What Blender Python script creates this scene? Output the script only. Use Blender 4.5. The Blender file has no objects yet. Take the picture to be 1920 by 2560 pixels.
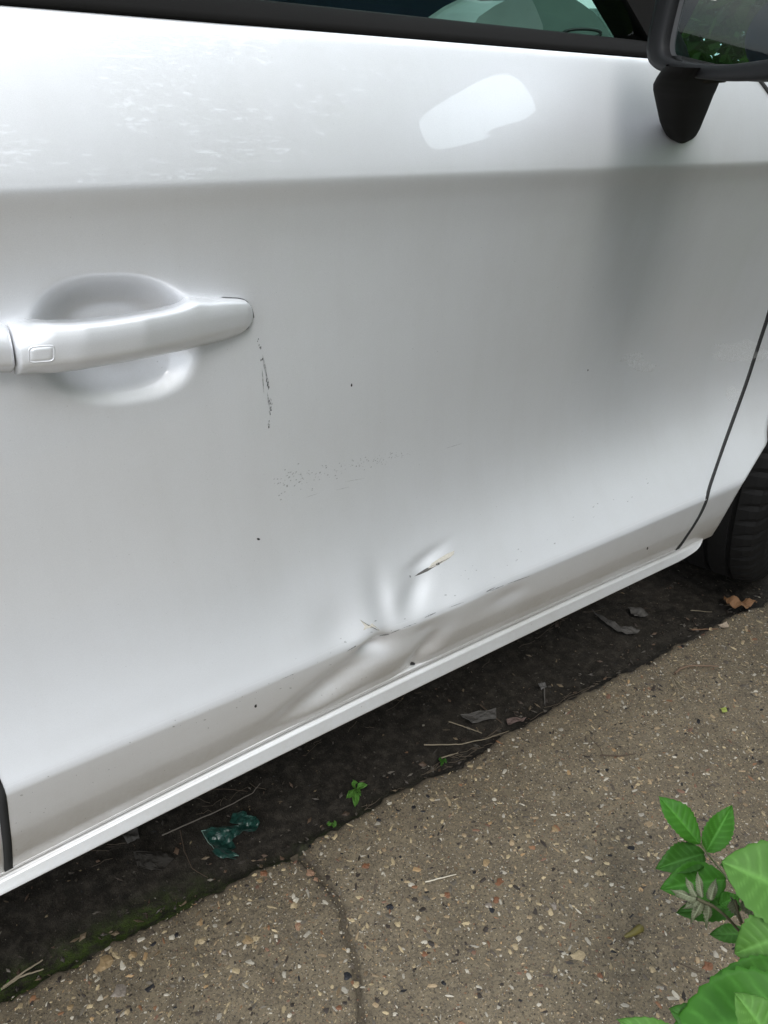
import bpy, math, random
import numpy as np
from mathutils import Vector, noise as mnoise

random.seed(7)
rng = np.random.default_rng(11)
scn = bpy.context.scene
COL = scn.collection

# ------------------------------------------------------------------ camera
FPX, VPX, HY = 2070.0, 4350.0, 50.0            # focal length, vanishing point of the car's side, horizon (in a 1920x2560 frame)
TH = math.atan((1280 - HY) / FPX)
_cs, _sn = math.cos(TH), math.sin(TH)
PSI = math.atan2((VPX - 960) / FPX, _cs + (1280 - HY) / FPX * _sn)
HV = np.array([math.cos(PSI), math.sin(PSI), 0.0])
RV = np.array([math.sin(PSI), -math.cos(PSI), 0.0])
ZV = np.array([0, 0, 1.0])
FV = _cs * HV - _sn * ZV
UV = _sn * HV + _cs * ZV
CAM = np.array([0.0, -0.60, 0.95])

cam_data = bpy.data.cameras.new('camera')
cam = bpy.data.objects.new('camera', cam_data)
COL.objects.link(cam)
scn.camera = cam
cam_data.sensor_fit = 'VERTICAL'
cam_data.sensor_height = 36.0
cam_data.lens = FPX / 2560 * 36.0
cam_data.clip_start = 0.02
cam_data.clip_end = 500
from mathutils import Matrix
_m = Matrix(((RV[0], UV[0], -FV[0], CAM[0]), (RV[1], UV[1], -FV[1], CAM[1]), (RV[2], UV[2], -FV[2], CAM[2]), (0, 0, 0, 1)))
cam.matrix_world = _m

# ------------------------------------------------------------------ light
SUN_EL, SUN_AZ = math.radians(52), math.radians(205)
w = bpy.data.worlds.new('World'); scn.world = w; w.use_nodes = True
nt = w.node_tree; nt.nodes.clear()
sky = nt.nodes.new('ShaderNodeTexSky'); sky.sky_type = 'NISHITA'; sky.sun_disc = False
sky.sun_elevation = SUN_EL; sky.sun_rotation = SUN_AZ; sky.air_density = 1.0; sky.dust_density = 2.0
mixc = nt.nodes.new('ShaderNodeMix'); mixc.data_type = 'RGBA'
mixc.inputs['Factor'].default_value = 0.82
mixc.inputs['B'].default_value = (9.5, 9.9, 10.35, 1)        # even cloud cover
nt.links.new(sky.outputs[0], mixc.inputs['A'])
# overcast sky, a little brighter overhead than at the horizon
_tc = nt.nodes.new('ShaderNodeTexCoord'); _sx = nt.nodes.new('ShaderNodeSeparateXYZ'); nt.links.new(_tc.outputs['Generated'], _sx.inputs[0])
_mr = nt.nodes.new('ShaderNodeMapRange'); _mr.inputs['From Min'].default_value = 0; _mr.inputs['From Max'].default_value = 1; _mr.inputs['To Min'].default_value = .85; _mr.inputs['To Max'].default_value = 1.15
nt.links.new(_sx.outputs['Z'], _mr.inputs['Value'])
_gm = nt.nodes.new('ShaderNodeVectorMath'); _gm.operation = 'SCALE'; _gm.inputs[0].default_value = (9.3, 9.9, 10.5); nt.links.new(_mr.outputs[0], _gm.inputs['Scale'])
nt.links.new(_gm.outputs[0], mixc.inputs['B'])
bgn = nt.nodes.new('ShaderNodeBackground'); bgn.inputs['Strength'].default_value = 0.15
nt.links.new(mixc.outputs['Result'], bgn.inputs['Color'])
wo = nt.nodes.new('ShaderNodeOutputWorld'); nt.links.new(bgn.outputs[0], wo.inputs['Surface'])
sd = bpy.data.lights.new('sun', 'SUN'); sd.energy = 0.9; sd.angle = math.radians(20); sd.color = (1.0, 0.97, 0.92)
sun = bpy.data.objects.new('sun', sd); COL.objects.link(sun)
_sdir = Vector((math.sin(SUN_AZ) * math.cos(SUN_EL), math.cos(SUN_AZ) * math.cos(SUN_EL), math.sin(SUN_EL)))
sun.rotation_euler = _sdir.to_track_quat('Z', 'Y').to_euler()
scn.view_settings.view_transform = 'Standard'
scn.view_settings.look = 'None'
scn.view_settings.gamma = 1.0
scn.view_settings.exposure = 0.62

# ------------------------------------------------------------------ helpers
def ray(px, py):
    return (px - 960) / FPX * RV + (1280 - py) / FPX * UV + FV
def aty(px, py, y=0.0):
    r = ray(px, py); return CAM + (y - CAM[1]) / r[1] * r
def atz(px, py, z=0.0):
    r = ray(px, py); return CAM + (z - CAM[2]) / r[2] * r
def atd(px, py, d):
    r = ray(px, py); return CAM + d * r

def mesh(name, verts, faces, m=None, parent=None, smooth=True):
    me = bpy.data.meshes.new(name)
    me.from_pydata([tuple(map(float, v)) for v in verts], [], [tuple(int(i) for i in f) for f in faces])
    me.update()
    if smooth: me.polygons.foreach_set('use_smooth', [True] * len(me.polygons))
    if m: me.materials.append(m)
    o = bpy.data.objects.new(name, me); COL.objects.link(o)
    if parent: o.parent = parent
    return o
def np_mesh(name, V, F, m=None, parent=None, smooth=True):
    """V (n,3) array, F (k,3|4) array"""
    me = bpy.data.meshes.new(name)
    k = F.shape[1]
    me.vertices.add(len(V)); me.vertices.foreach_set('co', np.asarray(V, dtype=np.float32).ravel())
    me.loops.add(F.size); me.loops.foreach_set('vertex_index', np.asarray(F, dtype=np.int32).ravel())
    me.polygons.add(len(F)); me.polygons.foreach_set('loop_start', np.arange(0, F.size, k, dtype=np.int32))
    me.polygons.foreach_set('loop_total', np.full(len(F), k, dtype=np.int32))
    me.polygons.foreach_set('use_smooth', np.full(len(F), smooth, dtype=bool))
    me.update(calc_edges=True); me.validate()
    if m: me.materials.append(m)
    o = bpy.data.objects.new(name, me); COL.objects.link(o)
    if parent: o.parent = parent
    return o
def set_attr(o, name, arr):
    a = o.data.attributes.new(name, 'FLOAT', 'POINT'); a.data.foreach_set('value', np.asarray(arr, dtype=np.float32).ravel())
def set_col(o, arr):
    a = o.data.attributes.new('tint', 'FLOAT_COLOR', 'POINT')
    c = np.ones((len(arr), 4), dtype=np.float32); c[:, :3] = arr
    a.data.foreach_set('color', c.ravel())
def grid_faces(n, m, closed=False):
    """n rows, m columns -> quads"""
    i, j = np.meshgrid(np.arange(n - 1), np.arange(m if closed else m - 1), indexing='ij')
    a = i * m + j; b = i * m + (j + 1) % m
    return np.stack([a, b, b + m, a + m], -1).reshape(-1, 4)
def empty(name, loc=(0, 0, 0), parent=None):
    o = bpy.data.objects.new(name, None); o.location = loc; COL.objects.link(o); o.empty_display_size = 0.05
    if parent: o.parent = parent
    return o
def tag(o, label=None, cat=None, group=None, kind=None):
    if label: o['label'] = label
    if cat: o['category'] = cat
    if group: o['group'] = group
    if kind: o['kind'] = kind
    return o
def bevel(o, w=0.004, seg=2):
    b = o.modifiers.new('bevel', 'BEVEL'); b.width = w; b.segments = seg; b.limit_method = 'ANGLE'; return o
def box(name, c, s, m, parent=None, bw=0.004, rot=None):
    V = []
    for dz in (-.5, .5):
        for dy in (-.5, .5):
            for dx in (-.5, .5):
                V.append((dx * s[0], dy * s[1], dz * s[2]))
    F = [(0, 2, 3, 1), (4, 5, 7, 6), (0, 1, 5, 4), (2, 6, 7, 3), (0, 4, 6, 2), (1, 3, 7, 5)]
    o = mesh(name, V, F, m, parent, smooth=False); o.location = c
    if rot: o.rotation_euler = rot
    if bw: bevel(o, bw)
    return o
def tube_arrays(path, rad, seg=10, cap=True):
    P = np.asarray(path, float); n = len(P)
    R = np.full(n, rad) if np.isscalar(rad) else np.asarray(rad, float)
    T = np.gradient(P, axis=0); T /= np.linalg.norm(T, axis=1)[:, None] + 1e-12
    up = np.array([0.13, 0.21, 0.97])
    A = np.cross(T, up); A /= np.linalg.norm(A, axis=1)[:, None] + 1e-12
    B = np.cross(T, A)
    an = np.linspace(0, 2 * math.pi, seg, endpoint=False)
    V = (P[:, None] + R[:, None, None] * (np.cos(an)[None, :, None] * A[:, None] + np.sin(an)[None, :, None] * B[:, None])).reshape(-1, 3)
    return V, grid_faces(n, seg, True)
def tube(name, path, rad, m, parent=None, seg=10):
    V, F = tube_arrays(path, rad, seg)
    return np_mesh(name, V, F, m, parent)
def fbm(V, sc, oct=3):
    return np.array([mnoise.fractal(Vector((v[0] * sc, v[1] * sc, v[2] * sc)), 1.0, 2.0, oct) for v in V])

# ------------------------------------------------------------------ materials
class NT:
    def __init__(s, name):
        s.m = bpy.data.materials.new(name); s.m.use_nodes = True; s.t = s.m.node_tree
        s.b = s.t.nodes['Principled BSDF']; s.out = s.t.nodes['Material Output']
        s.co = s.t.nodes.new('ShaderNodeTexCoord').outputs['Object']
    def n(s, t): return s.t.nodes.new(t)
    def l(s, a, b): s.t.links.new(a, b)
    def noise(s, sc, det=4, rough=.6, co=None, dist=0):
        x = s.n('ShaderNodeTexNoise'); x.inputs['Scale'].default_value = sc; x.inputs['Detail'].default_value = det
        x.inputs['Roughness'].default_value = rough; x.inputs['Distortion'].default_value = dist; s.l(co or s.co, x.inputs['Vector']); return x.outputs['Fac']
    def vor(s, sc, feat='F1'):
        x = s.n('ShaderNodeTexVoronoi'); x.feature = feat; x.inputs['Scale'].default_value = sc; s.l(s.co, x.inputs['Vector']); return x
    def ramp(s, f, stops):
        x = s.n('ShaderNodeValToRGB'); e = x.color_ramp.elements
        while len(e) < len(stops): e.new(.5)
        for k, (p, c) in enumerate(stops):
            e[k].position = p; e[k].color = (c, c, c, 1) if np.isscalar(c) else (*c, 1)
        s.l(f, x.inputs[0]); return x.outputs['Color']
    def mix(s, f, a, b, mode='MIX'):
        x = s.n('ShaderNodeMix'); x.data_type = 'RGBA'; x.blend_type = mode
        for nm, v in (('Factor', f), ('A', a), ('B', b)):
            if hasattr(v, 'node'): s.l(v, x.inputs[nm])
            elif nm == 'Factor': x.inputs[0].default_value = v
            else: x.inputs[nm].default_value = (*v, 1) if not np.isscalar(v) else (v, v, v, 1)
        return x.outputs['Result']
    def math(s, op, a, b=0.5):
        x = s.n('ShaderNodeMath'); x.operation = op
        for k, v in enumerate((a, b)):
            if hasattr(v, 'node'): s.l(v, x.inputs[k])
            else: x.inputs[k].default_value = v
        return x.outputs[0]
    def attr(s, name):
        x = s.n('ShaderNodeAttribute'); x.attribute_name = name; return x
    def bump(s, h, st=.3, d=.001, nrm=None):
        x = s.n('ShaderNodeBump'); x.inputs['Strength'].default_value = st; x.inputs['Distance'].default_value = d
        s.l(h, x.inputs['Height'])
        if nrm: s.l(nrm, x.inputs['Normal'])
        return x.outputs['Normal']
    def set(s, **k):
        for a, v in k.items():
            i = s.b.inputs[a.replace('_', ' ')]
            if hasattr(v, 'node'): s.l(v, i)
            elif isinstance(v, tuple): i.default_value = (*v, 1) if len(v) == 3 else v
            else: i.default_value = v
        return s

def simple(name, col, rough=.5, spec=.5, metal=0, bump=None, var=.15, **k):
    s = NT(name)
    f = s.noise(30, 5)
    c = s.mix(f, tuple(x * (1 - var) for x in col), tuple(min(1, x * (1 + var)) for x in col))
    s.set(Base_Color=c, Roughness=rough, Specular_IOR_Level=spec, Metallic=metal, **k)
    if bump: s.set(Normal=s.bump(s.noise(bump[0], 4), bump[1], bump[2]))
    return s.m

# car paint: silvery white metallic under clear coat, with road dust and painted shade where the 'grime' attribute puts them
def paint_mat():
    s = NT('paint')
    g = s.attr('grime_shade').outputs['Fac']
    mp = s.n('ShaderNodeMapping'); mp.inputs['Scale'].default_value = (30, 14, 3.0); s.l(s.co, mp.inputs['Vector'])
    run = s.noise(1.0, 5, .65, co=mp.outputs[0]); film = s.noise(7, 6, .7)
    fl = s.noise(2500, 2)
    base = s.mix(s.ramp(fl, [(.35, 0), (.65, 1)]), (.77, .78, .805), (.84, .85, .87))
    n1 = s.noise(14, 6, .65); n2 = s.noise(220, 4, .7)
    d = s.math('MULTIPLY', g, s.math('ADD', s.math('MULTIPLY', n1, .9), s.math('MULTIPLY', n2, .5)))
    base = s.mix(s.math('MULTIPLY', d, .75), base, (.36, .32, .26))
    base = s.mix(s.math('MULTIPLY', s.ramp(run, [(.45, 0), (.80, 1)]), .07), base, (.50, .48, .44))      # faint rain runs of dust
    base = s.mix(s.math('MULTIPLY', s.ramp(film, [(.45, 0), (.75, 1)]), .09), base, (.48, .45, .40))
    v = s.vor(130); sp = s.math('MULTIPLY', s.math('LESS_THAN', v.outputs['Distance'], .075),
                                  s.math('GREATER_THAN', s.noise(55, 2), .53))
    sp = s.math('MULTIPLY', sp, s.math('MINIMUM', s.math('ADD', g, .10), 1.0))
    base = s.mix(s.math('MULTIPLY', sp, .65), base, (.10, .085, .07))
    du = s.attr('dust').outputs['Fac']
    s.set(Base_Color=base, Metallic=.6, Roughness=.55, Coat_Weight=1.0, Coat_Roughness=s.math('ADD', s.math('MULTIPLY', s.math('MAXIMUM', d, du), .50), .012), Coat_IOR=1.65)
    s.set(Normal=s.bump(s.noise(900, 2), .02, .0004))
    return s.m
PAINT = paint_mat()
BLACKTRIM = simple('black_trim', (.006, .0055, .005), .75, .12, bump=(900, .25, .0004))
BLACKPLASTIC = simple('black_plastic', (.007, .007, .0075), .55, .25, bump=(1400, .5, .0004))
BLACKGLOSS = simple('black_smooth_plastic', (.008, .008, .008), .33, .5)
GAP_SHADE = simple('gap_shade_dark', (.028, .028, .028), .85, .2)
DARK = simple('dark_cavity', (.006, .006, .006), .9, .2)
RUBBER = simple('tyre_rubber', (.0045, .0043, .0042), .8, .3, bump=(160, .6, .001), var=.5)
ALLOY = simple('alloy', (.45, .45, .46), .35, .5, 1.0)
SEAT = simple('seat_fabric', (.018, .026, .055), .85, .3, bump=(900, .4, .0006))
DASH = simple('dash_plastic', (.22, .27, .25), .55, .4, bump=(700, .4, .0005))
PALE = simple('pale_panel', (.42, .43, .43), .5, .4)
NAVY = simple('navy_panel', (.015, .022, .045), .6, .4)

def glass_mat(name, tint, ior=1.45):
    s = NT(name); s.t.nodes.remove(s.b)
    tr = s.n('ShaderNodeBsdfTransparent'); tr.inputs['Color'].default_value = (*tint, 1)
    gl = s.n('ShaderNodeBsdfGlossy'); gl.inputs['Roughness'].default_value = .0
    fr = s.n('ShaderNodeFresnel'); fr.inputs['IOR'].default_value = ior
    mx = s.n('ShaderNodeMixShader'); geo = s.n('ShaderNodeNewGeometry'); s.l(s.math('MULTIPLY', fr.outputs[0], s.math('SUBTRACT', 1.0, geo.outputs['Backfacing'])), mx.inputs[0]); s.l(tr.outputs[0], mx.inputs[1]); s.l(gl.outputs[0], mx.inputs[2])
    s.l(mx.outputs[0], s.out.inputs['Surface']); return s.m
GLASS = glass_mat('window_glass', (.70, .80, .765))
MIRROR = NT('mirror_silver').set(Base_Color=(.90, .96, .955), Metallic=1.0, Roughness=.0).m

# ------------------------------------------------------------------ the shape of the car's side
def fit(pts, y, deg=2):
    P = np.array([aty(a, b, y) for a, b in pts]); return np.polyfit(P[:, 0], P[:, 2], deg)
def fitw(pts, y0, deg):
    out = []
    for a, b in pts:
        y = y0
        for _ in range(5): p = aty(a, b, y); y = y0 - .020 * min(max(p[0] - .30, 0), .75) + .012 * max(p[0] - .5, 0) ** 2
        out.append(p)
    P = np.array(out); return np.polyfit(P[:, 0], P[:, 2], deg)
ext = lambda c, x: np.polyval(c, np.clip(x, -.1, 1.15)) + np.where(x > 1.15, (x - 1.15) * np.polyval(np.polyder(c), 1.15), 0) + np.where(x < -.1, (x + .1) * np.polyval(np.polyder(c), -.1), 0)
YB, YC, YR, YS = .014, -.020, -.062, -.041
c_belt = fitw([(0, 23), (564, 60), (1100, 105), (1617, 150)], YB - .001, 1)
c_char = fitw([(0, 481), (570, 462), (1100, 436), (1416, 426), (1920, 407)], YC, 1)
c_ridge = fit([(11, 1987), (304, 1865), (600, 1746), (807, 1647), (1082, 1536), (1314, 1445), (1500, 1361), (1757, 1254)], YR, 2)
c_dbot = fit([(14, 2175), (600, 1881), (870, 1748), (1179, 1599), (1400, 1500), (1692, 1376)], YS, 2)
c_sbot = fit([(0, 2234), (271, 2099), (543, 1971), (899, 1782), (1130, 1671), (1400, 1551), (1551, 1472), (1656, 1427), (1726, 1388)], -.048, 2)
zb = lambda x: ext(c_belt, x)
zc = lambda x: ext(c_char, x)
zr = lambda x: ext(c_ridge, x) - .0035 * np.exp(-((np.asarray(x) - .43) / .05) ** 2)     # the crease is pushed down at the dent
zs = lambda x: ext(c_dbot, x)
zk = lambda x: ext(c_sbot, x)

# vertical section, as a function of s: 0 belt, 1 character line, 2 lower ridge, 3 door bottom
_pt = [(-.4, .050), (-.06, .020)] + [(t, YB + (YC - YB) * (t * 1.42 - .42 * t * t)) for t in np.linspace(0, 1, 21)] + [
(1.02, -.0178), (1.05, -.0140), (1.10, -.0105), (1.17, -.0092), (1.26, -.0100), (1.40, -.0130), (1.52, -.0150), (1.62, -.0175), (1.71, -.0220), (1.80, -.0295), (1.88, -.0395), (1.95, -.0520), (2.0, YR), (2.08, -.0612), (2.5, -.0572), (2.8, -.0500), (3.0, YS), (3.4, -.03)]
_pf = [p for p in _pt if p[0] <= 1.0] + [(1.02, -.0165), (1.05, -.0105), (1.10, -.0045), (1.17, .0000), (1.26, .0070), (1.40, .0150), (1.52, .0210), (1.62, .0220), (1.71, .0185), (1.80, .0060), (1.88, -.0165), (1.95, -.0430), (2.0, YR), (2.08, -.0612), (2.5, -.0572), (2.8, -.0500), (3.0, YS), (3.4, -.03)]
_s = np.linspace(-.4, 3.4, 3801)
def _sm(y, sg):
    k = np.exp(-.5 * (np.arange(-200, 201) / sg) ** 2); k /= k.sum()
    return np.convolve(np.pad(y, 200, 'edge'), k, 'valid')
_wgt = np.clip(np.exp(-((_s - 1.0) / .05) ** 2) + np.exp(-((_s - 2.0) / .06) ** 2), 0, 1)
def _section(pts):
    y = np.interp(_s, *zip(*pts)); y = _sm(y, 34) * (1 - _wgt) + _sm(y, 7) * _wgt; return _sm(y, 5)
_y, _yf = _section(_pt), _section(_pf)

def svar(x, z):
    B, C_, R_, S_ = zb(x), zc(x), zr(x), zs(x)
    return np.where(z > C_, (B - z) / (B - C_), np.where(z > R_, 1 + (C_ - z) / (C_ - R_), 2 + (R_ - z) / (R_ - S_)))

def px_xz(px, py, y=-.01):
    p = aty(px, py, y); return p[0], p[2]
def gaus(x, z, c, sa, sb, ang):
    dx, dz = x - c[0], z - c[1]; ca, sn = math.cos(ang), math.sin(ang)
    a, b = dx * ca + dz * sn, -dx * sn + dz * ca
    return np.exp(-.5 * (a / sa) ** 2 - .5 * (b / sb) ** 2)
DENTS = []   # px,py, length, breadth, angle(deg, in the door's own plane), depth (+ inwards)
for p1, p2, sb, dep in [
    ((940, 1612), (700, 1790), .0125, .0120), ((875, 1624), (930, 1598), .0065, .0075), ((1085, 1562), (1025, 1675), .0110, .0095), ((905, 1600), (960, 1590), .010, .006),
    ((700, 1800), (850, 1740), .010, -.0022), ((955, 1440), (955, 1575), .0105, .0030), ((1075, 1432), (1000, 1525), .0095, .0034), ((985, 1470), (975, 1540), .008, -.0008),
    ((780, 1572), (905, 1562), .020, .0034), ((1036, 1441), (1135, 1380), .0045, .0018), ((1090, 1500), (1190, 1468), .018, -.0016),
    ((1210, 1492), (1285, 1460), .007, .0022), ((1020, 1565), (1080, 1545), .007, .0026), ((600, 1560), (860, 1500), .045, .0020)]:
    a_, b_ = np.array(px_xz(*p1, -.045)), np.array(px_xz(*p2, -.045)); v_ = b_ - a_
    DENTS.append((tuple((a_ + b_) / 2), max(.008, np.linalg.norm(v_) * .36), sb, math.atan2(v_[1], v_[0]), dep * 1.2))
# handle recess
RA, RBt, RBb = px_xz(268, 669, 0), px_xz(60, 820, 0), px_xz(488, 860, 0)
RC = ((RBt[0] + RBb[0]) / 2, (px_xz(270, 669, 0)[1] + px_xz(252, 1011, 0)[1]) / 2)
RHX, RHZ = abs(RBb[0] - RBt[0]) / 2, abs(px_xz(270, 669, 0)[1] - px_xz(252, 1011, 0)[1]) / 2
def recess(x, z):
    dx = (x - RC[0]) / RHX; dz = (z - RC[1] + .12 * (x - RC[0])) / RHZ
    r = (np.abs(dx) ** 2.6 + np.abs(dz) ** 2.4) ** (1 / 2.5)
    t = np.clip((1.04 - r) / .62, 0, 1); t = t * t * (3 - 2 * t)
    lip = np.exp(-((r - 1.02) / .06) ** 2) * .0004
    return .0185 * t
def flare(x, z):
    a = np.clip((x - .98) / .16, 0, 1) ** 1.5
    hgt = np.clip((z - .27) / .2, 0, 1)
    return -.020 * a * hgt
def side(x, z, dents=True):
    x = np.asarray(x, float); z = np.asarray(z, float)
    sv = svar(x, z); k = np.clip((x - .15) / .80, 0, 1); k = k * k * (3 - 2 * k)       # rear section blends into the undercut front section
    y = np.interp(sv, _s, _y) * (1 - k) + np.interp(sv, _s, _yf) * k
    tw = np.clip((1.9 - sv) / .9, 0, 1); y = y - .020 * np.clip(x - .30, 0, .75) * tw * tw * (3 - 2 * tw)
    y = y + flare(x, z) + .012 * np.clip((x - .5), 0, 2) ** 2
    if dents:
        for c, sa, sb, an, dep in DENTS: y = y + dep * gaus(x, z, c, sa, sb, an)
        y = y + recess(x, z)
    return y
def surf(px, py, off=0.0):
    y = 0.0
    for _ in range(7):
        p = aty(px, py, y); y = .5 * y + .5 * (float(side(p[0], p[2])) + off)
    for _ in range(4):
        p = aty(px, py, y); y = float(side(p[0], p[2])) + off
    return aty(px, py, y)

def _sm2(a):
    b = np.pad(a, 3, 'edge'); b[:3] = 2 * a[0] - a[3:0:-1]; b[-3:] = 2 * a[-1] - a[-2:-5:-1]; return np.convolve(b, np.ones(7) / 7, 'valid')
def gapx(z):   # front edge of the door
    P = np.array([(1692, 1375), (1718, 1338), (1749, 1291), (1768, 1248), (1780, 1210), (1811, 1120), (1838, 1042), (1866, 961), (1897, 863), (1919, 797)], float)
    yy = np.linspace(1375, 797, 70); xx_ = _sm2(np.interp(-yy, -P[:, 1], P[:, 0]))
    Q = np.array([surf(a, b) for a, b in zip(xx_, yy)]); Q = Q[np.argsort(Q[:, 2])]; Q2 = np.array([surf(1921, 233), surf(1888, 193)])
    zz = np.concatenate([[0.0], Q[:, 2], [.66, .72, .78], Q2[:, 2], [1.0]])
    xx = np.concatenate([[Q[0, 0] - .03], Q[:, 0], [1.072, 1.062, 1.03], Q2[:, 0], [.80]])
    return zz, xx
GZ, GX = gapx(0)
_zz = np.linspace(GZ[0], GZ[-1], 1200); _xx = np.interp(_zz, GZ, GX); _xx = np.where(_zz < .62, _xx, _sm(_xx, 7))
front = lambda z: np.interp(z, _zz, _xx)
_r = [surf(12, 1987), surf(27, 2161)]
rear = lambda z: np.interp(z, [.1, _r[1][2], _r[0][2], .5, 1.2], [_r[1][0] - .01, _r[1][0], _r[0][0], .012, .0])

def panel(name, xl, xr, nx, bands, parent, dents=False, hem=.016, extra=None, m=None):
    """sheet that follows side(); xl/xr are functions of height; bands lists (z-lo fn, z-hi fn, rows); edges fold inwards"""
    rows = []
    for bi, (lo, hi, n) in enumerate(bands):
        for t in np.linspace(0, 1, n + 1)[(0 if bi == 0 else 1):]: rows.append((lo, hi, t))
    sarr = np.linspace(0, 1, nx); X = []; Z = []
    for lo, hi, t in rows:
        x = np.full(nx, .5); z = np.full(nx, .5)
        for _ in range(12):
            z = lo(x) + t * (hi(x) - lo(x)); x = xl(z) + sarr * (xr(z) - xl(z))
        X.append(x); Z.append(z)
    X = np.array(X); Z = np.array(Z); Y = side(X, Z, dents)
    if extra is not None: Y = Y + extra(X, Z)
    n, mm = X.shape
    # hem: two extra rings round the sheet, first a rounded 1.5 mm turn, then straight in
    P = np.stack([X, Y, Z], -1)
    def ring(P, dr, dy):
        n, mm, _ = P.shape
        Q = np.zeros((n + 2, mm + 2, 3)); Q[1:-1, 1:-1] = P
        def outw(a, b): 
            v = a - b; v[..., 1] = 0; L = np.linalg.norm(v, axis=-1, keepdims=True) + 1e-9; return v / L
        Q[0, 1:-1] = P[0] + outw(P[0], P[1]) * dr; Q[-1, 1:-1] = P[-1] + outw(P[-1], P[-2]) * dr
        Q[1:-1, 0] = P[:, 0] + outw(P[:, 0], P[:, 1]) * dr; Q[1:-1, -1] = P[:, -1] + outw(P[:, -1], P[:, -2]) * dr
        Q[0, 0] = P[0, 0]; Q[0, -1] = P[0, -1]; Q[-1, 0] = P[-1, 0]; Q[-1, -1] = P[-1, -1]
        for sl in ((0, slice(None)), (-1, slice(None)), (slice(1, -1), 0), (slice(1, -1), -1)): Q[sl[0], sl[1], 1] += dy
        return Q
    P = ring(P, .0009, .0006); P = ring(P, .0004, .0014); P = ring(P, .00005, hem)
    n, mm, _ = P.shape
    V = P.reshape(-1, 3); F = grid_faces(n, mm)
    o = np_mesh(name, V, F, m or PAINT, parent)
    x, z = V[:, 0], V[:, 2]
    s = svar(x, z)
    g = np.clip((s - 2.02) / .5, 0, 1) * .24 + np.clip((s - 2.35) / .6, 0, 1) * .75  # road grime, deepened low down to paint in a shaded band
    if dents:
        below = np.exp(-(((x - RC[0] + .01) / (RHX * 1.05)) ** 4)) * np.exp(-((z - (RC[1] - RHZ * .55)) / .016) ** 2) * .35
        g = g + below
    set_attr(o, 'grime_shade', np.clip(g, 0, 1)); du = np.clip((s - 1.5) / .5, 0, 1); set_attr(o, 'dust', .55 * du * du)
    return o

# ------------------------------------------------------------------ the car
car = empty('car', (0, 0, 0))
tag(car, 'silvery white hatchback with a dented, scraped driver side door, parked beside the concrete slabs', 'car')

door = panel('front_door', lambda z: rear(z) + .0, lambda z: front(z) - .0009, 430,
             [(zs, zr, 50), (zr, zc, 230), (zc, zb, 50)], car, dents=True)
door['label'] = 'dented front door with scraped lower ridge'
rdoor = panel('rear_door', lambda z: z * 0 - 1.0, lambda z: rear(z) - .0036, 60, [(zs, zr, 16), (zr, zc, 60), (zc, zb, 16)], car)

# front wing: cut away round the wheel arch
WC, WR = (1.43, .315), .365
_lp = np.array([(1762, 1356), (1766, 1350), (1796, 1303), (1834, 1237), (1873, 1171), (1919, 1097)], float)
LP = np.array([surf(np.interp(-yy, -_lp[:, 1], _lp[:, 0]), yy, .012) for yy in np.linspace(1356, 1097, 40)]); LP = LP[np.argsort(LP[:, 2])]
def lip(z):
    z = np.asarray(z, float)
    arc = 1.53 - np.sqrt(np.clip(WR ** 2 - (z - WC[1]) ** 2, 0, None))
    lo = np.interp(z, LP[:, 2], LP[:, 0])
    k = np.clip((z - LP[-1, 2]) / .16, 0, 1); k = k * k * (3 - 2 * k)
    slope = LP[-1, 0] + (z - LP[-1, 2]) * .62
    return np.where(z < LP[-1, 2], lo, slope * (1 - k) + np.maximum(arc, slope * .0 + arc) * k)
def chamfer(X, Z):
    d = lip(Z) - X; t = np.clip(1 - d / .026, 0, 1)
    return np.where(Z < .60, .013 * t * t, 0)
ztop = lambda x: x * 0 + .66
panel('front_wing', lambda z: front(z) + .0009, lip, 120, [(lambda x: zs(x) - .004, zr, 30), (zr, ztop, 90)], car, extra=chamfer)
wing2 = panel('front_wing', lambda z: front(z) + .0009, lambda z: z * 0 + 2.1, 120, [(ztop, zc, 50), (zc, lambda x: zb(x) - .0, 40)], car)
wing2.data.name = 'front_wing_upper'

# dark strip painting the deep shade into the shut line, front and rear
def shade_strip(fx, w0, w1):
    V = []
    for z in np.linspace(float(zs(float(fx(.28)))) + .002, .93, 160):
        x = float(fx(z)); 
        for dx in (w0, w1): V.append((x + dx, float(side(x + dx, z, False)) + .0055, z))
    o = np_mesh('gap_shade', np.array(V), grid_faces(160, 2), GAP_SHADE, car); o.modifiers.new('s', 'SOLIDIFY').thickness = -.006
shade_strip(front, -.004, .0035); shade_strip(rear, -.006, .001)
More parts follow.
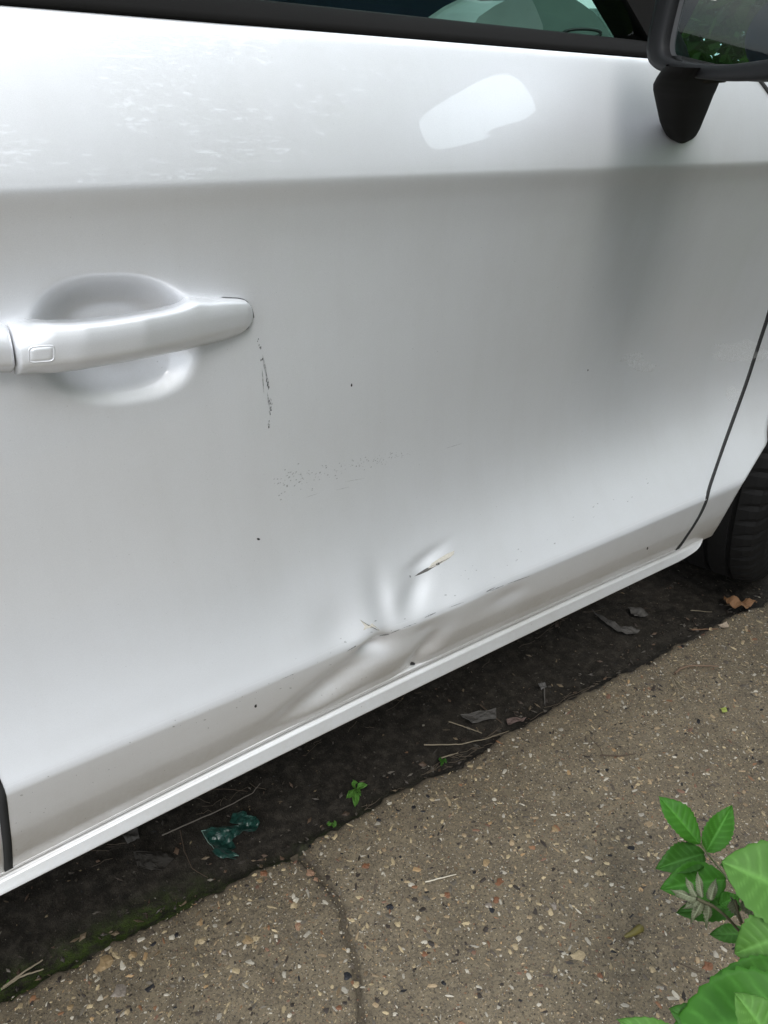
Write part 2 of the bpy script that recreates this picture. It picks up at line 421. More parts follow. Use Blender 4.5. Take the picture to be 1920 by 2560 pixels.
# sill rail under the doors
def sill():
    XE = float(aty(1764, 1352, -.042)[0])
    xs = np.concatenate([np.linspace(-1.0, -.05, 20), np.linspace(-.04, XE - .04, 260), np.linspace(XE - .038, XE, 24)])
    prof = [(-.05, .030), (.00, .014), (.03, .0060), (.07, .0044), (.12, .0040), (.20, .0046), (.225, .0045), (.24, .0080), (.26, .0150), (.285, .0165), (.305, .0120), (.32, .0045),
            (.35, .0036), (.38, .0020), (.43, .0006), (.60, -.0012), (.80, -.0034), (.90, -.0044), (.95, -.0042), (.975, -.0030), (1.0, -.0004), (1.01, .004), (1.03, .012), (1.3, .030), (1.6, .055)]
    t = np.concatenate([np.linspace(-.05, 1.06, 150), np.linspace(1.1, 1.6, 8)]); py = np.interp(t, *zip(*prof)); k = np.array([.2, .6, .2]); py = np.convolve(np.pad(py, 1, 'edge'), k, 'valid')
    V = []
    for x in xs:
        top, bot = float(zs(x)) + .0005, float(zk(x)) - .001
        up = 0.0
        if x > XE - .075: q = min(1, (x - XE + .075) / .075); bot += (top - bot) * .92 * q ** 2.2
        if x > 1.0: top = top - .0
        base = float(side(x, top, False)) * .5 if x > .9 else 0
        for tt, yy in zip(t, py):
            e = max(0, (x - XE + .032) / .032)
            V.append((x, yy + .012 * np.clip(x - .5, 0, 2) ** 2 - .0455 + .010 * e * e, top + (bot - top) * tt))
    o = np_mesh('sill_rail', np.array(V), grid_faces(len(xs), len(t)), PAINT, car)
    g = np.tile(np.where(t > .955, .95, np.where(t < .34, .5 * np.exp(-((t - .275) / .04) ** 2) + .62, .48)), len(xs)); set_attr(o, 'grime_shade', g)  # grime that also paints shade into the groove and lower edge
sill()

# floor pan and inner wells so that nothing shows through the gaps
box('floor_pan', (.2, .86, .262), (3.6, 1.60, .03), DARK, car)
def curtain(name, xs, zfun0, zfun1, yoff, m):
    V = []; 
    for x in xs:
        for z in np.linspace(zfun0(x), zfun1(x), 12): V.append((x, float(side(x, z, False)) + yoff, z))
    o = np_mesh(name, np.array(V), grid_faces(len(xs), 12), m, car); md = o.modifiers.new('s', 'SOLIDIFY'); md.thickness = .004; return o
curtain('inner_frame', np.linspace(-.98, 1.04, 60), lambda x: .262, lambda x: float(zb(x)) - .03, .040, DARK)

# belt moulding
def ribbon(name, top_px, bot_px, ytop, ybot, m, x0=-1.0, x1=.83):
    ct, cb = fit(top_px, ytop, 1), fit(bot_px, ybot, 1)
    xs = np.linspace(x0, x1, 90); t = np.linspace(0, 1, 16); V = []
    prof = [(-.12, .020), (-.02, .006), (0, .002), (.03, -.0015), (.10, -.0032), (.35, -.0040), (.65, -.0036), (.90, -.0018), (.96, .0), (1.0, .004), (1.0, .03)]
    for x in xs:
        b, a = np.polyval(cb, x), np.polyval(ct, x)
        for u, dy in prof:
            V.append((x, ybot + (ytop - ybot) * u + dy, b + (a - b) * u))
    return np_mesh(name, np.array(V), grid_faces(len(xs), len(prof)), m, car), ct
belt, c_top = ribbon('window_moulding', [(1100, 46), (1356, 74), (1612, 101)], [(0, 18), (564, 54), (1100, 100), (1617, 145)], .030, .016, BLACKTRIM)
ztrim = lambda x: np.polyval(c_top, x)

# window glass, leaning inwards
def pane(name, x0, x1, z1, yside=0, m=GLASS, z0=None, parent=car):
    V = []; xs = np.linspace(x0, x1, 14)
    for x in xs:
        lo = (float(ztrim(x)) - .008) if z0 is None else z0
        for t in np.linspace(0, 1, 8):
            z = lo + (z1 - lo) * t; y = .040 + (z - .95) * .36 + .02 * (z - .95) ** 2
            if yside: y = 1.72 - y
            V.append((x, y, z))
    o = np_mesh(name, np.array(V), grid_faces(14, 8), m, parent); md = o.modifiers.new('s', 'SOLIDIFY'); md.thickness = .0032; return o
pane('door_window', .02, .80, 1.37)
pane('rear_window', -.92, -.05, 1.37)
pane('far_front_window', .02, .80, 1.37, 1)
pane('far_rear_window', -.92, -.05, 1.37, 1)

# pillars, roof, far side, seats, dash
def pillar(name, x0, x1, x0t, x1t, far=False, m=BLACKTRIM):
    V = []; zs_ = np.linspace(.90, 1.39, 10)
    for z in zs_:
        t = (z - .90) / .49; a, b = x0 + (x0t - x0) * t, x1 + (x1t - x1) * t
        y = .036 + (z - .95) * .36 
        for (x, dy) in ((a, .0), (b, .0), (b, .045), (a, .045)):
            yy = y + dy - .003
            V.append((x, 1.72 - yy if far else yy, z))
    return np_mesh(name, np.array(V), grid_faces(10, 4, True), m, car, smooth=False)
for far in (False, True):
    pillar('pillar', -.05, .025, -.06, .0, far)
    pillar('pillar', .80, .90, .40, .46, far)
    pillar('pillar', -1.05, -.92, -.85, -.75, far)
Vr = []
for x in np.linspace(-1.2, .55, 20):
    for y in np.linspace(.16, 1.56, 20):
        Vr.append((x, y, 1.385 + .07 * (1 - ((y - .86) / .70) ** 2) + .03 * (1 - ((x + .3) / .9) ** 2)))
ro = np_mesh('roof', np.array(Vr), grid_faces(20, 20), PAINT, car); ro.modifiers.new('s', 'SOLIDIFY').thickness = .02
box('far_door', (-.05, 1.71, .61), (2.1, .05, .68), PAINT, car, .02)
Vb = []
for x in np.linspace(1.13, 2.1, 20):
    for y in np.linspace(.06, 1.66, 20):
        Vb.append((x, y, .87 - .12 * (x - 1.13) + .05 * (1 - ((y - .86) / .80) ** 2)))
bo = np_mesh('bonnet', np.array(Vb), grid_faces(20, 20), PAINT, car); bo.modifiers.new('s', 'SOLIDIFY').thickness = .02
# windscreen
Vw = []
for t in np.linspace(0, 1, 10):
    for y in np.linspace(.10 + .12 * t, 1.62 - .12 * t, 12): Vw.append((1.12 - .68 * t, y, .90 + .50 * t))
wsn = np_mesh('windscreen', np.array(Vw), grid_faces(10, 12), GLASS, car); wsn.modifiers.new('s', 'SOLIDIFY').thickness = .004

def seat(y0, x0):
    prof_b = [(0, .0), (.10, .03), (.24, .035), (.42, .02), (.55, -.01)]
    V = []
    n = 18
    for t in np.linspace(0, 1, n):                            # backrest
        z = .50 + .62 * t; cx = x0 - .10 - .16 * t; wdt = .24 * (1 - .22 * t ** 3); dep = .07 * (1 - .35 * t)
        if t > .93: wdt *= .8; dep *= .6
        for a in np.linspace(0, 2 * math.pi, 24, endpoint=False):
            ca, sa_ = math.cos(a), math.sin(a)
            V.append((cx + dep * np.sign(ca) * abs(ca) ** .7, y0 + wdt * np.sign(sa_) * abs(sa_) ** .6, z))
    s = np_mesh('seat', np.array(V), grid_faces(n, 24, True), SEAT, car)
    V = []
    for t in np.linspace(0, 1, 12):                           # headrest
        q = math.sin(math.pi * min(max(t, .04), .96)) ** .5
        for a in np.linspace(0, 2 * math.pi, 20, endpoint=False):
            ca, sa_ = math.cos(a), math.sin(a)
            V.append((x0 - .29 + .05 * q * np.sign(ca) * abs(ca) ** .8, y0 + .13 * q * np.sign(sa_) * abs(sa_) ** .7, 1.15 + .19 * t))
    np_mesh('headrest', np.array(V), grid_faces(12, 20, True), SEAT, s)
    b = box('seat_base', (x0 + .16, y0, .52), (.50, .48, .16), SEAT, s, .05)
seat(.47, .12); seat(1.25, .12)
# dashboard with a round vent at its end
Vd = []
ys = np.linspace(.12, 1.60, 40)
pd = [(.60, .60), (.57, .72), (.575, .80), (.60, .85), (.66, .88), (.76, .895), (.90, .90), (1.05, .90)]
for y in ys:
    hump = .03 * math.exp(-((y - .47) / .17) ** 2)
    for (x, z) in pd: Vd.append((x + .01, y, z + hump * (1 if z > .9 else .3)))
np_mesh('dashboard', np.array(Vd), grid_faces(40, len(pd)), DASH, car)
an = np.linspace(0, 2 * math.pi, 40)
def prism(name, pts, y0, y1, m, parent, bw=.004):
    P = [aty(a, b, y0) for a, b in pts]; n = len(P); V = [tuple(p) for p in P] + [(p[0], y1, p[2]) for p in P]
    F = [tuple(range(n)), tuple(range(n, 2 * n))[::-1]] + [(k, (k + 1) % n + 0, (k + 1) % n + n, k + n) for k in range(n)]
    return bevel(mesh(name, V, F, m, parent, smooth=False), bw, 3)
prism('instrument_hood', [(1352, 130), (1345, 60), (1316, 0), (1310, -45), (1345, -50), (1404, -8), (1450, 20), (1480, 42), (1500, 62), (1514, 84), (1522, 130)], .34, .44, DASH, car, .006)
prism('airbag_cover', [(1170, 110), (1204, 57), (1240, 32), (1275, 14), (1312, -5), (1330, 30), (1346, 70), (1350, 120)], .30, .40, PALE, car, .008)
prism('dark_cabin_block', [(540, 130), (500, -120), (1080, -120), (1165, -60), (1205, 20), (1218, 130)], .46, .80, NAVY, car, .01)  # added navy block that darkens the view through the door window
prism('screen_surround', [(1500, 130), (1500, 20), (1540, 26), (1545, 130)], .80, .95, DASH, car, .004)
VC = aty(1455, 84, .31); tube('vent_ring', [tuple(VC + RV * .026 * math.cos(a) + np.array([0, 0, .0055]) * math.sin(a)) for a in an], .0022, BLACKGLOSS, car, 8)
tube('steering_wheel', [(.44 + .045 * math.sin(a), .47 + .185 * math.cos(a), .86 + .175 * math.sin(a)) for a in an], .015, BLACKPLASTIC, car, 10)
box('steering_hub', (.46, .47, .86), (.05, .14, .10), BLACKPLASTIC, car, .02, (0, .25, 0))
box('door_card', (.38, .075, .66), (.76, .03, .52), NAVY, car, .01)
box('door_card', (.38, 1.62, .66), (.80, .04, .60), PALE, car, .01)

# door handle -----------------------------------------------------------------
HF = [(1.0, .024), (1.0, .010), (.985, .0055), (.96, .0034), (.90, .0020), (.80, .0007), (.70, .0), (.62, -.0002), (.40, .0002), (.30, .0008), (.24, .0022), (.14, .0062), (.05, .0105), (.015, .0135), (.0, .016), (.0, .024), (.3, .0255), (.7, .0255)]
def handle_part(name, top, bot, yfun, depth, n=90, ends=2.2):
    def un(L): return np.array([aty(a, b, yfun(a)) for a, b in L])
    T, B = un(top), un(bot)
    def along(L, P, t):
        u = np.linspace(0, 1, len(L)); d = np.concatenate([[0], np.cumsum(np.linalg.norm(np.diff(P, axis=0), axis=1))]); d /= d[-1]
        return np.stack([np.interp(t, d, P[:, k]) for k in range(3)], -1)
    ts = 1 - (1 - np.linspace(0, 1, n)) ** 1.5
    # pair top and bottom by picture position so stations stay upright
    V = []; fr = []
    tx = np.array([p[0] for p in top], float); bx = np.array([p[0] for p in bot], float)
    for t in ts:
        a = tx[0] + (tx[-1] - tx[0]) * t; b = bx[0] + (bx[-1] - bx[0]) * t
        A = aty(a, np.interp(a, tx, [p[1] for p in top]), yfun(a) + depth(t) * .72); A[1] = yfun(a); Bq = aty(b, np.interp(b, bx, [p[1] for p in bot]), yfun(b) + depth(t) * .38); Bq[1] = yfun(b)
        e = max(0.0, (t - .955) / .045)
        for f, dy in HF:
            P = Bq + (A - Bq) * f; dd_ = min(dy / .024, 1.1)
            P = P + np.array([0, dy * depth(t) / .024 * (1 if dy > .012 else 1) + .006 * e * e, 0]); V.append(P); fr.append(f)
    V = np.array(V); K = len(HF)
    F = [tuple(q) for q in grid_faces(n, K, True).tolist()] + [tuple(range(K))[::-1], tuple(range((n - 1) * K, n * K))]
    o = mesh(name, V, F, PAINT, door); set_attr(o, 'grime_shade', np.clip(.42 - np.array(fr) * 2.2, 0, 1)); o.data.shade_smooth() if False else None
    return o
def yh(px): return float(np.interp(px, [-200, 0, 60, 200, 350, 480, 560, 634], [-.026, -.030, -.034, -.038, -.036, -.0275, -.0215, -.0155]))
def dh(t): return float(np.interp(t, [0, .08, .16, .70, .80, .93, 1], [.034, .034, .018, .016, .024, .017, .0115]))
handle_part('door_handle',
    [(14, 806), (30, 802), (50, 800), (90, 803), (115, 804), (183, 803), (250, 797), (321, 787), (400, 774), (435, 766), (455, 758), (467, 750), (479, 745), (500, 743), (550, 742), (590, 744), (605, 747), (616, 754), (624, 763), (629, 776), (632, 792)],
    [(45, 945), (120, 940), (197, 931), (321, 909), (400, 894), (495, 873), (560, 856), (600, 841), (614, 833), (623, 827), (629, 820), (632, 808)], yh, dh)
handle_part('handle_cap', [(-190, 822), (-150, 812), (-60, 809), (9, 806)], [(-170, 850), (-100, 936), (-40, 940), (39, 938)], lambda p: -.027, lambda t: .03, 24)
def foot_shadow():
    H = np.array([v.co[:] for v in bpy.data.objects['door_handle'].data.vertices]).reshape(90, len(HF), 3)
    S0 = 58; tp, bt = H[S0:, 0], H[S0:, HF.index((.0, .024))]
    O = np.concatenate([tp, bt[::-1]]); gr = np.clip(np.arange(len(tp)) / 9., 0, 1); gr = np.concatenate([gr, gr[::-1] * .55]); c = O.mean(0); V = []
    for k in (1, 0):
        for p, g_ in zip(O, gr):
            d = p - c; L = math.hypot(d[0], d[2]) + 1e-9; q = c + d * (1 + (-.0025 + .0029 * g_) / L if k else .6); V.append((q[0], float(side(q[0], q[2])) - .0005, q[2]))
    mesh('handle_foot_shadow', V, [tuple(f) for f in grid_faces(2, len(O), True).tolist()] + [tuple(range(len(O), 2 * len(O)))], DARK, door)  # dark ring painted where the handle's contact shadow falls
foot_shadow()
from mathutils.bvhtree import BVHTree
_h = bpy.data.objects['door_handle'].data
_bvh = BVHTree.FromPolygons([v.co[:] for v in _h.vertices], [p.vertices[:] for p in _h.polygons])
def onhandle(px, py, lift):
    r = Vector(ray(px, py)).normalized(); hit = _bvh.ray_cast(Vector(CAM), r)[0]
    return np.array(hit) - np.array(r) * lift
def button():
    n = 56; V = []; rr_ = []
    for k in range(n):
        a = 2 * math.pi * k / n; ca, sa_ = math.cos(a), math.sin(a); rr_.append((np.sign(ca) * abs(ca) ** .38, np.sign(sa_) * abs(sa_) ** .42))
    for grow, lift in ((3.2, -.0004), (2.4, .0003), (1.2, .0007), (0, .0004), (-1.0, -.0004), (-2.4, -.0004), (-3.4, .0004), (-5.0, .0006), (-12, .0006)):
        for u, v in rr_: V.append(onhandle(104 + u * (31 + grow), 885 - 2.5 * u + v * (19 + grow * .85), lift))
    o = mesh('handle_button', np.array(V), [tuple(q) for q in grid_faces(9, n, True).tolist()] + [tuple(range(8 * n, 9 * n))], PAINT, door); set_attr(o, 'grime_shade', np.zeros(len(V))); return o
button()
# the shadow gap where handle meets skin
# marks on the door -------------------------------------------------------------
def decal_mat(name, col, rough=.6, alpha=1.0):
    s = NT(name); s.set(Base_Color=s.mix(s.noise(400, 3), tuple(c * .7 for c in col), tuple(min(1, c * 1.2) for c in col)), Roughness=rough, Alpha=alpha if alpha == 1 else s.math('MULTIPLY', s.ramp(s.noise(500, 3), [(.35, .3), (.6, 1.)]), alpha)); return s.m
SCUFF = decal_mat('dark_scuff', (.06, .06, .065), .6, .75); SCUFF_S = decal_mat('soft_scuff', (.12, .12, .125), .6, .42)
PRIMER = decal_mat('bare_primer', (.52, .49, .43)); GREYM = decal_mat('scraped_metal', (.10, .095, .09), .5); TICK = decal_mat('tar', (.01, .01, .013), .4)
PALEFILM = decal_mat('dried_film', (.62, .62, .60), .7, .22)
def patch(name, polys, m, parent=door, off=-.0002, many=False):
    V = []; F = []; o = None
    for poly in polys:
        c = np.mean(poly, axis=0); b = len(V)
        V.append(surf(c[0], c[1], off - .0001))
        for p in poly: V.append(surf(p[0], p[1], off))
        n = len(poly)
        for k in range(n): F.append((b, b + 1 + k, b + 1 + (k + 1) % n))
        if not many: o = mesh(name, V, F, m, parent); V = []; F = []
    if many: o = mesh(name, V, F, m, parent); o['kind'] = 'stuff'
    return o
def blob(cx, cy, rx, ry, ang=0, n=7, jit=.3):
    ca, sn = math.cos(ang), math.sin(ang); out = []
    for k in range(n):
        a = 2 * math.pi * k / n; r = 1 + random.uniform(-jit, jit)
        u, v = rx * r * math.cos(a), ry * r * math.sin(a); out.append((cx + u * ca - v * sn, cy + u * sn + v * ca))
    return out
def streak(a, b, w0, w1):
    a, b = np.array(a, float), np.array(b, float); d = b - a; n = np.array([-d[1], d[0]]); n /= np.linalg.norm(n)
    m_ = (a + b) / 2
    return [tuple(a), tuple(a + d * .2 + n * w0 / 2), tuple(m_ + n * w1 / 2), tuple(b - d * .15 + n * w0 / 2), tuple(b), tuple(b - d * .2 - n * w0 / 2), tuple(m_ - n * w1 / 2), tuple(a + d * .2 - n * w0 / 2)]
# dashed vertical rub beside the handle
pl = []
for (x, y, h_) in [(647, 854, 9), (652, 874, 7), (655, 899, 5), (669, 952, 4), (669, 961, 4), (672, 973, 6), (676, 999, 4), (677, 1010, 5), (679, 1022, 6), (676, 1033, 4), (674, 1055, 8), (672, 1066, 5)]:
    for q in range(3): pl.append(blob(x + random.uniform(-3, 3), y + random.uniform(-h_, h_), 1.3, 3.0, .2, 6))
patch('rub_mark', pl, SCUFF, many=True)
pl = [streak((656, 885), (668, 950), 3, 6), streak((665, 930), (672, 975), 4, 6), streak((668, 980), (676, 1030), 3, 5), streak((655, 920), (660, 985), 2, 3)]
patch('rub_smear', pl, SCUFF_S)
# sprayed tar dots
pl = []
for k in range(150):
    t = random.random() ** 1.25; x = 695 + 340 * t + random.gauss(0, 8); y = 1207 - 78 * t + random.gauss(0, 17 * (1 - t) + 3)
    r = random.uniform(.8, 2.1) * (1.1 - .5 * t); pl.append(blob(x, y, r * 1.5, r * .8, -.6, 5))
for (a, b) in [((1110, 1122), (1160, 1107)), ((760, 1245), (800, 1232)), ((945, 1160), (955, 1142)), ((860, 1205), (915, 1195)), ((840, 1225), (875, 1217))]:
    pl.append(streak(a, b, .5, 1.0))
patch('tar_specks', pl, SCUFF_S, off=-.0003, many=True)
patch('tar_spot', [blob(879, 963, 2.2, 4.2, .1, 7, .2)], TICK)
patch('tar_spot', [blob(646, 1348, 4.2, 2.6, .2, 7, .2)], TICK)
patch('tar_spot', [blob(1032, 1660, 6, 5, .2, 8, .35)], TICK)
patch('tar_spot', [blob(639, 1765, 3, 4, .6, 7, .3)], TICK); patch('tar_spot', [blob(1470, 900 + 25, 1.2, 3, .1, 6)], TICK)
patch('tar_spot', [blob(1619, 1371, 2, 4, .4, 6)], TICK)
# long wedge scrape
patch('scrape', [streak((1036, 1441), (1098, 1408), 5, 8)], GREYM)
patch('scrape', [[(1070, 1421), (1080, 1408), (1098, 1396), (1118, 1384), (1136, 1377), (1134, 1386), (1120, 1398), (1100, 1410), (1082, 1418)]], PRIMER, off=-.0003)
patch('scrape', [streak((1082, 1416), (1128, 1392), 1.2, 2.2), blob(1094, 1410, 6, 3, -.3), blob(1025, 1441, 2, 3)], SCUFF, off=-.0004)
# star-shaped chip and the split along the ridge
patch('paint_chip', [[(899, 1548), (908, 1556), (914, 1561), (926, 1563), (930, 1558), (938, 1565), (950, 1576), (940, 1574), (930, 1569), (918, 1571), (908, 1576), (912, 1566)]], PRIMER, off=-.0003)
patch('paint_chip', [streak((902, 1551), (925, 1566), 1, 2), streak((925, 1565), (948, 1577), 1, 2)], GREYM, off=-.0004)
RID = []
for a, b, w_ in [((866, 1629), (912, 1602), 2.6), ((912, 1602), (930, 1596), 1.6), ((946, 1590), (975, 1585), 3.2), ((975, 1584), (1003, 1572), 2.0), ((1003, 1572), (1045, 1556), 1.6),
               ((1060, 1545), (1092, 1530), 2.6), ((1213, 1481), (1240, 1467), 3.2), ((1225, 1478), (1262, 1462), 2), ((1262, 1462), (1330, 1438), 1.6), ((700, 1700), (740, 1682), 1.2), ((1120, 1520), (1165, 1503), 1.2)]:
    RID.append(streak(a, b, w_ * .6, w_))
patch('ridge_scrape', RID, SCUFF, off=-.0003)
pl = [blob(random.uniform(610, 1500), 0, 1, 1) for _ in range(0)]
for k in range(70):       # grit on the lower panel
    x = random.uniform(20, 1640); yr_ = 1990 - .495 * x + random.uniform(10, 120) * (1 - x / 3000)
    r = random.uniform(1.0, 2.6); pl.append(blob(x, yr_, r * 1.4, r * .7, random.uniform(-.8, 0), 5))
for k in range(150):      # finer grit over the whole door
    x, yy = random.uniform(10, 1600), random.uniform(520, 1700)
    if yy > 1960 - .5 * x: continue
    r = random.uniform(.5, 1.15); pl.append(blob(x, yy, r, r * .8, 0, 5))
patch('paint_grit', pl, SCUFF_S, off=-.0003, many=True)
patch('dried_film', [blob(1580, 893, 28, 12, -.1, 12, .35), blob(1608, 918, 32, 15, .15, 12, .35), blob(1845, 880, 60, 26, .1, 14, .4), blob(1835, 985, 18, 20, -.9, 10, .3)], PALEFILM)

# mirror ------------------------------------------------------------------------
mir = empty('door_mirror', (.69, -.05, .93), car)
NM = Vector((-.962, .238, .135)).normalized()                     # way the glass faces
UM = (Vector((0, 0, 1)) - NM * NM.z).normalized(); LM = UM.cross(NM).normalized()   # LM points outwards from the car (-y)
if LM.y > 0: LM = -LM
def isect(px, py, p0, n):
    r = ray(px, py); t = (np.array(p0) - CAM).dot(n) / r.dot(n); return CAM + t * r
P0 = aty(1617, 90, -.052); NMn = np.array(NM); UMn = np.array(UM); LMn = np.array(LM)
def loc(p): q = np.array(p) - P0; return q.dot(LMn), q.dot(UMn)
# rim outline in the rim's own plane, from the visible lower-left corner and a usual width and height
rim_px = [(1639, 0), (1628, 60), (1617, 120), (1618, 145), (1630, 160), (1654, 171), (1743, 187), (1807, 192), (1920, 190)]
rl = [loc(isect(a, b, P0, NMn)) for a, b in rim_px]
gl_px = [(1673, 0), (1664, 49), (1651, 114), (1656, 140), (1693, 154), (1792, 160), (1870, 153), (1920, 141)]
gl_ = [loc(isect(a, b, P0, NMn)) for a, b in gl_px]
def closed(pts, n=140):
    """smooth closed outline through the points, evenly resampled"""
    P = np.array(pts + [pts[0]]); L = np.concatenate([[0], np.cumsum(np.linalg.norm(np.diff(P, axis=0), axis=1))])
    t = np.linspace(0, L[-1], n, endpoint=False); Q = np.stack([np.interp(t, L, P[:, 0]), np.interp(t, L, P[:, 1])], -1)
    k = np.array([1, 2, 3, 4, 3, 2, 1.]); k /= k.sum()
    for _ in range(2): Q = np.stack([np.convolve(np.concatenate([Q[-3:, i], Q[:, i], Q[:3, i]]), k, 'valid') for i in (0, 1)], -1)
    return Q
rim_o = closed([(.001, .030), (.0015, .012), (.0025, -.006), (.0035, -.012), (.006, -.0175), (.013, -.0225), (.027, -.0255), (.05, -.0272), (.08, -.0285), (.110, -.0285), (.155, -.0255), (.185, -.019), (.200, -.008), (.206, .010),
                (.207, .04), (.203, .070), (.190, .088), (.160, .098), (.11, .102), (.06, .098), (.018, .085), (.006, .06)])
gls_o = closed([(.0205, .030), (.0208, .012), (.0212, -.006), (.0225, -.0110), (.028, -.0148), (.046, -.0178), (.075, -.0190), (.105, -.0185), (.152, -.0125), (.176, -.006), (.188, .006), (.192, .022),
                (.192, .05), (.187, .070), (.172, .080), (.13, .087), (.08, .086), (.04, .075), (.024, .055)])
def loc2w(uv, d):      # d: distance in front of the rim plane
    return P0 + uv[:, :1] * LMn + uv[:, 1:] * UMn + d * NMn - np.array(mir.location)
cen = rim_o.mean(0)
rows = []
gi = gls_o; mid = (rim_o * .5 + gls_o * .5)
def sc(o, k, dx=0): return cen + (o - cen) * k + np.array([dx, 0])
for o_, d_ in ((gi, -.012), (gi, -.003), (gi * .96 + mid * .04, -.0012), (gi * .86 + mid * .14, .0000), (gi * .4 + mid * .6, .0012), (mid * .6 + rim_o * .4, .0020), (rim_o, .0006)):
    rows.append(loc2w(o_, d_))
rows += [loc2w(sc(rim_o, 1.012), -.002), loc2w(sc(rim_o, 1.012), -.006), loc2w(sc(rim_o, .995), -.010)]
for k, d_ in ((.985, -.013), (.97, -.03), (.93, -.05), (.85, -.07), (.70, -.087), (.45, -.098), (.15, -.101), (.01, -.102)): rows.append(loc2w(sc(rim_o, k, .004), d_))
V = np.concatenate(rows); np_mesh('mirror_housing', V, grid_faces(len(rows), len(rim_o), True), BLACKPLASTIC, mir)
# glass with its pale bevelled border
gin = sc(gls_o, .985)
rows = [loc2w(sc(gls_o, 1.02), -.0105), loc2w(gin, -.0085), loc2w(sc(gls_o, .965), -.0078)]
BORDER = simple('mirror_border', (.10, .10, .10), .35, .5)
g_in = closed([(.0275, .030), (.0278, .012), (.0290, -.006), (.0305, -.011), (.036, -.0142), (.050, -.0164), (.075, -.0176), (.105, -.0172), (.150, -.0112), (.174, -.005), (.185, .006), (.189, .022), (.189, .05), (.184, .068), (.170, .077), (.13, .083), (.08, .082), (.048, .072), (.031, .055)])
def plate(name, outline, d, m, parent, sagx=0):
    r = [loc2w(sc(outline, 1.0), d - .002), loc2w(sc(outline, 1.0), d), loc2w(cen + (outline - cen) * .5, d), loc2w(cen + (outline - cen) * .01, d)]
    return np_mesh(name, np.concatenate(r), grid_faces(4, len(outline), True), m, parent, smooth=False)
plate('glass_border', sc(gls_o, 1.01), -.0090, BORDER, mir)
plate('mirror_glass', g_in, -.0080, MIRROR, mir)
# stalk
rowsS = [(165, 1662, 1818, -.112), (180, 1650, 1811, -.108), (195, 1640, 1804, -.102), (213, 1631, 1797, -.092), (228, 1631, 1791, -.084), (242, 1634, 1784, -.076), (275, 1641, 1771, -.060), (306, 1648, 1758, -.044), (325, 1656, 1750, -.034), (339, 1665, 1742, -.027), (348, 1675, 1734, -.022), (354, 1686, 1724, -.018)]
V = []; S = 28
rs = np.array(rowsS, float); tt = np.linspace(0, len(rs) - 1, 48)
for t in tt:
    py, L, R, yy = [np.interp(t, range(len(rs)), rs[:, k]) for k in range(4)]
    a, b = aty(L, py, yy), aty(R, py, yy); c = (a + b) / 2; hw = np.linalg.norm(b - a) / 2
    fwd = (c - CAM); fwd[2] = 0; fwd /= np.linalg.norm(fwd)
    dep = hw * .85 + .012
    for k in range(S):
        an_ = 2 * math.pi * k / S; ca, sa_ = math.cos(an_), math.sin(an_)
        u = np.sign(ca) * abs(ca) ** .8; v = np.sign(sa_) * abs(sa_) ** .8
        if v < 0:                                              # towards the camera: two flats meeting in a soft edge
            v = -min(abs(v), 1) * (1 - .55 * abs(u + .05))
        V.append(c + u * (b - a) / 2 + fwd * (dep * (v + .25)) - np.array(mir.location))
st = np_mesh('stalk', np.array(V), grid_faces(48, S, True), BLACKTRIM, mir)
# collar where the housing turns on the stalk
V = []
for q, (dz, sx) in enumerate([(-.004, .90), (.0, 1.0), (.008, 1.0), (.016, .97)]):
    for k in range(36):
        a = 2 * math.pi * k / 36
        c = aty(1748, 192, -.100)
        V.append(c + RV * .027 * sx * math.cos(a) + HV * .022 * sx * math.sin(a) + HV * .004 + np.array([0, 0, dz]) - np.array(mir.location))
np_mesh('stalk_collar', np.array(V), grid_faces(4, 36, True), BLACKGLOSS, mir)

# front wheel -------------------------------------------------------------------
wheel = empty('front_wheel', (WC[0] + .0, .175, .298), car); wheel.rotation_euler = (0, 0, math.radians(17))
TR = .312
prof = [(-.105, .205), (-.112, .225), (-.116, .250), (-.113, .275), (-.105, .292), (-.097, .302), (-.085, .3075)]
for g in (-.062, -.022, .022, .062):
    prof += [(g - .0045, .3105), (g - .004, .303), (g + .004, .303), (g + .0045, .3105)]
prof += [(.085, .3075), (.097, .302), (.105, .292), (.116, .25), (.112, .225), (.105, .205)]
V = []; NA = 240
for k in range(NA):
    a = 2 * math.pi * k / NA
    for (y, r) in prof:
        rr = r
        if abs(y) > .07 and r > .288 and (k % 4 == 0): rr -= .004        # sipes across the shoulder
        if .26 < r < .29: rr += 0
        V.append((rr * math.cos(a), y - (.0016 if (k % 4 == 0 and abs(y) > .104 and r > .24) else 0) * np.sign(y), rr * math.sin(a)))
np_mesh('tyre', np.array(V), grid_faces(NA, len(prof)).tolist() and np.concatenate([grid_faces(NA, len(prof)), np.stack([np.arange(len(prof) - 1) + (NA - 1) * len(prof), np.arange(len(prof) - 1) + 1 + (NA - 1) * len(prof), np.arange(len(prof) - 1) + 1, np.arange(len(prof) - 1)], -1)]), RUBBER, wheel, smooth=False)
V = []
rp = [(-.10, .208), (-.098, .200), (-.085, .190), (-.03, .185), (-.03, .06), (-.06, .05), (-.06, .001)]
for k in range(60):
    a = 2 * math.pi * k / 60
    for (y, r) in rp:
        V.append((r * math.cos(a), y, r * math.sin(a)))
np_mesh('rim', np.array(V), np.concatenate([grid_faces(60, 7), np.stack([np.arange(6) + 59 * 7, np.arange(6) + 1 + 59 * 7, np.arange(6) + 1, np.arange(6)], -1)]), ALLOY, wheel)
# wheel-arch liner
V = []
for a in np.linspace(math.radians(-10), math.radians(190), 40):
    for y in (.02, .10, .30, .40): V.append((WC[0] - (.40) * math.cos(a), y + .02, WC[1] + .36 * math.sin(a)))
ln = np_mesh('arch_liner', np.array(V), grid_faces(40, 4), DARK, car)

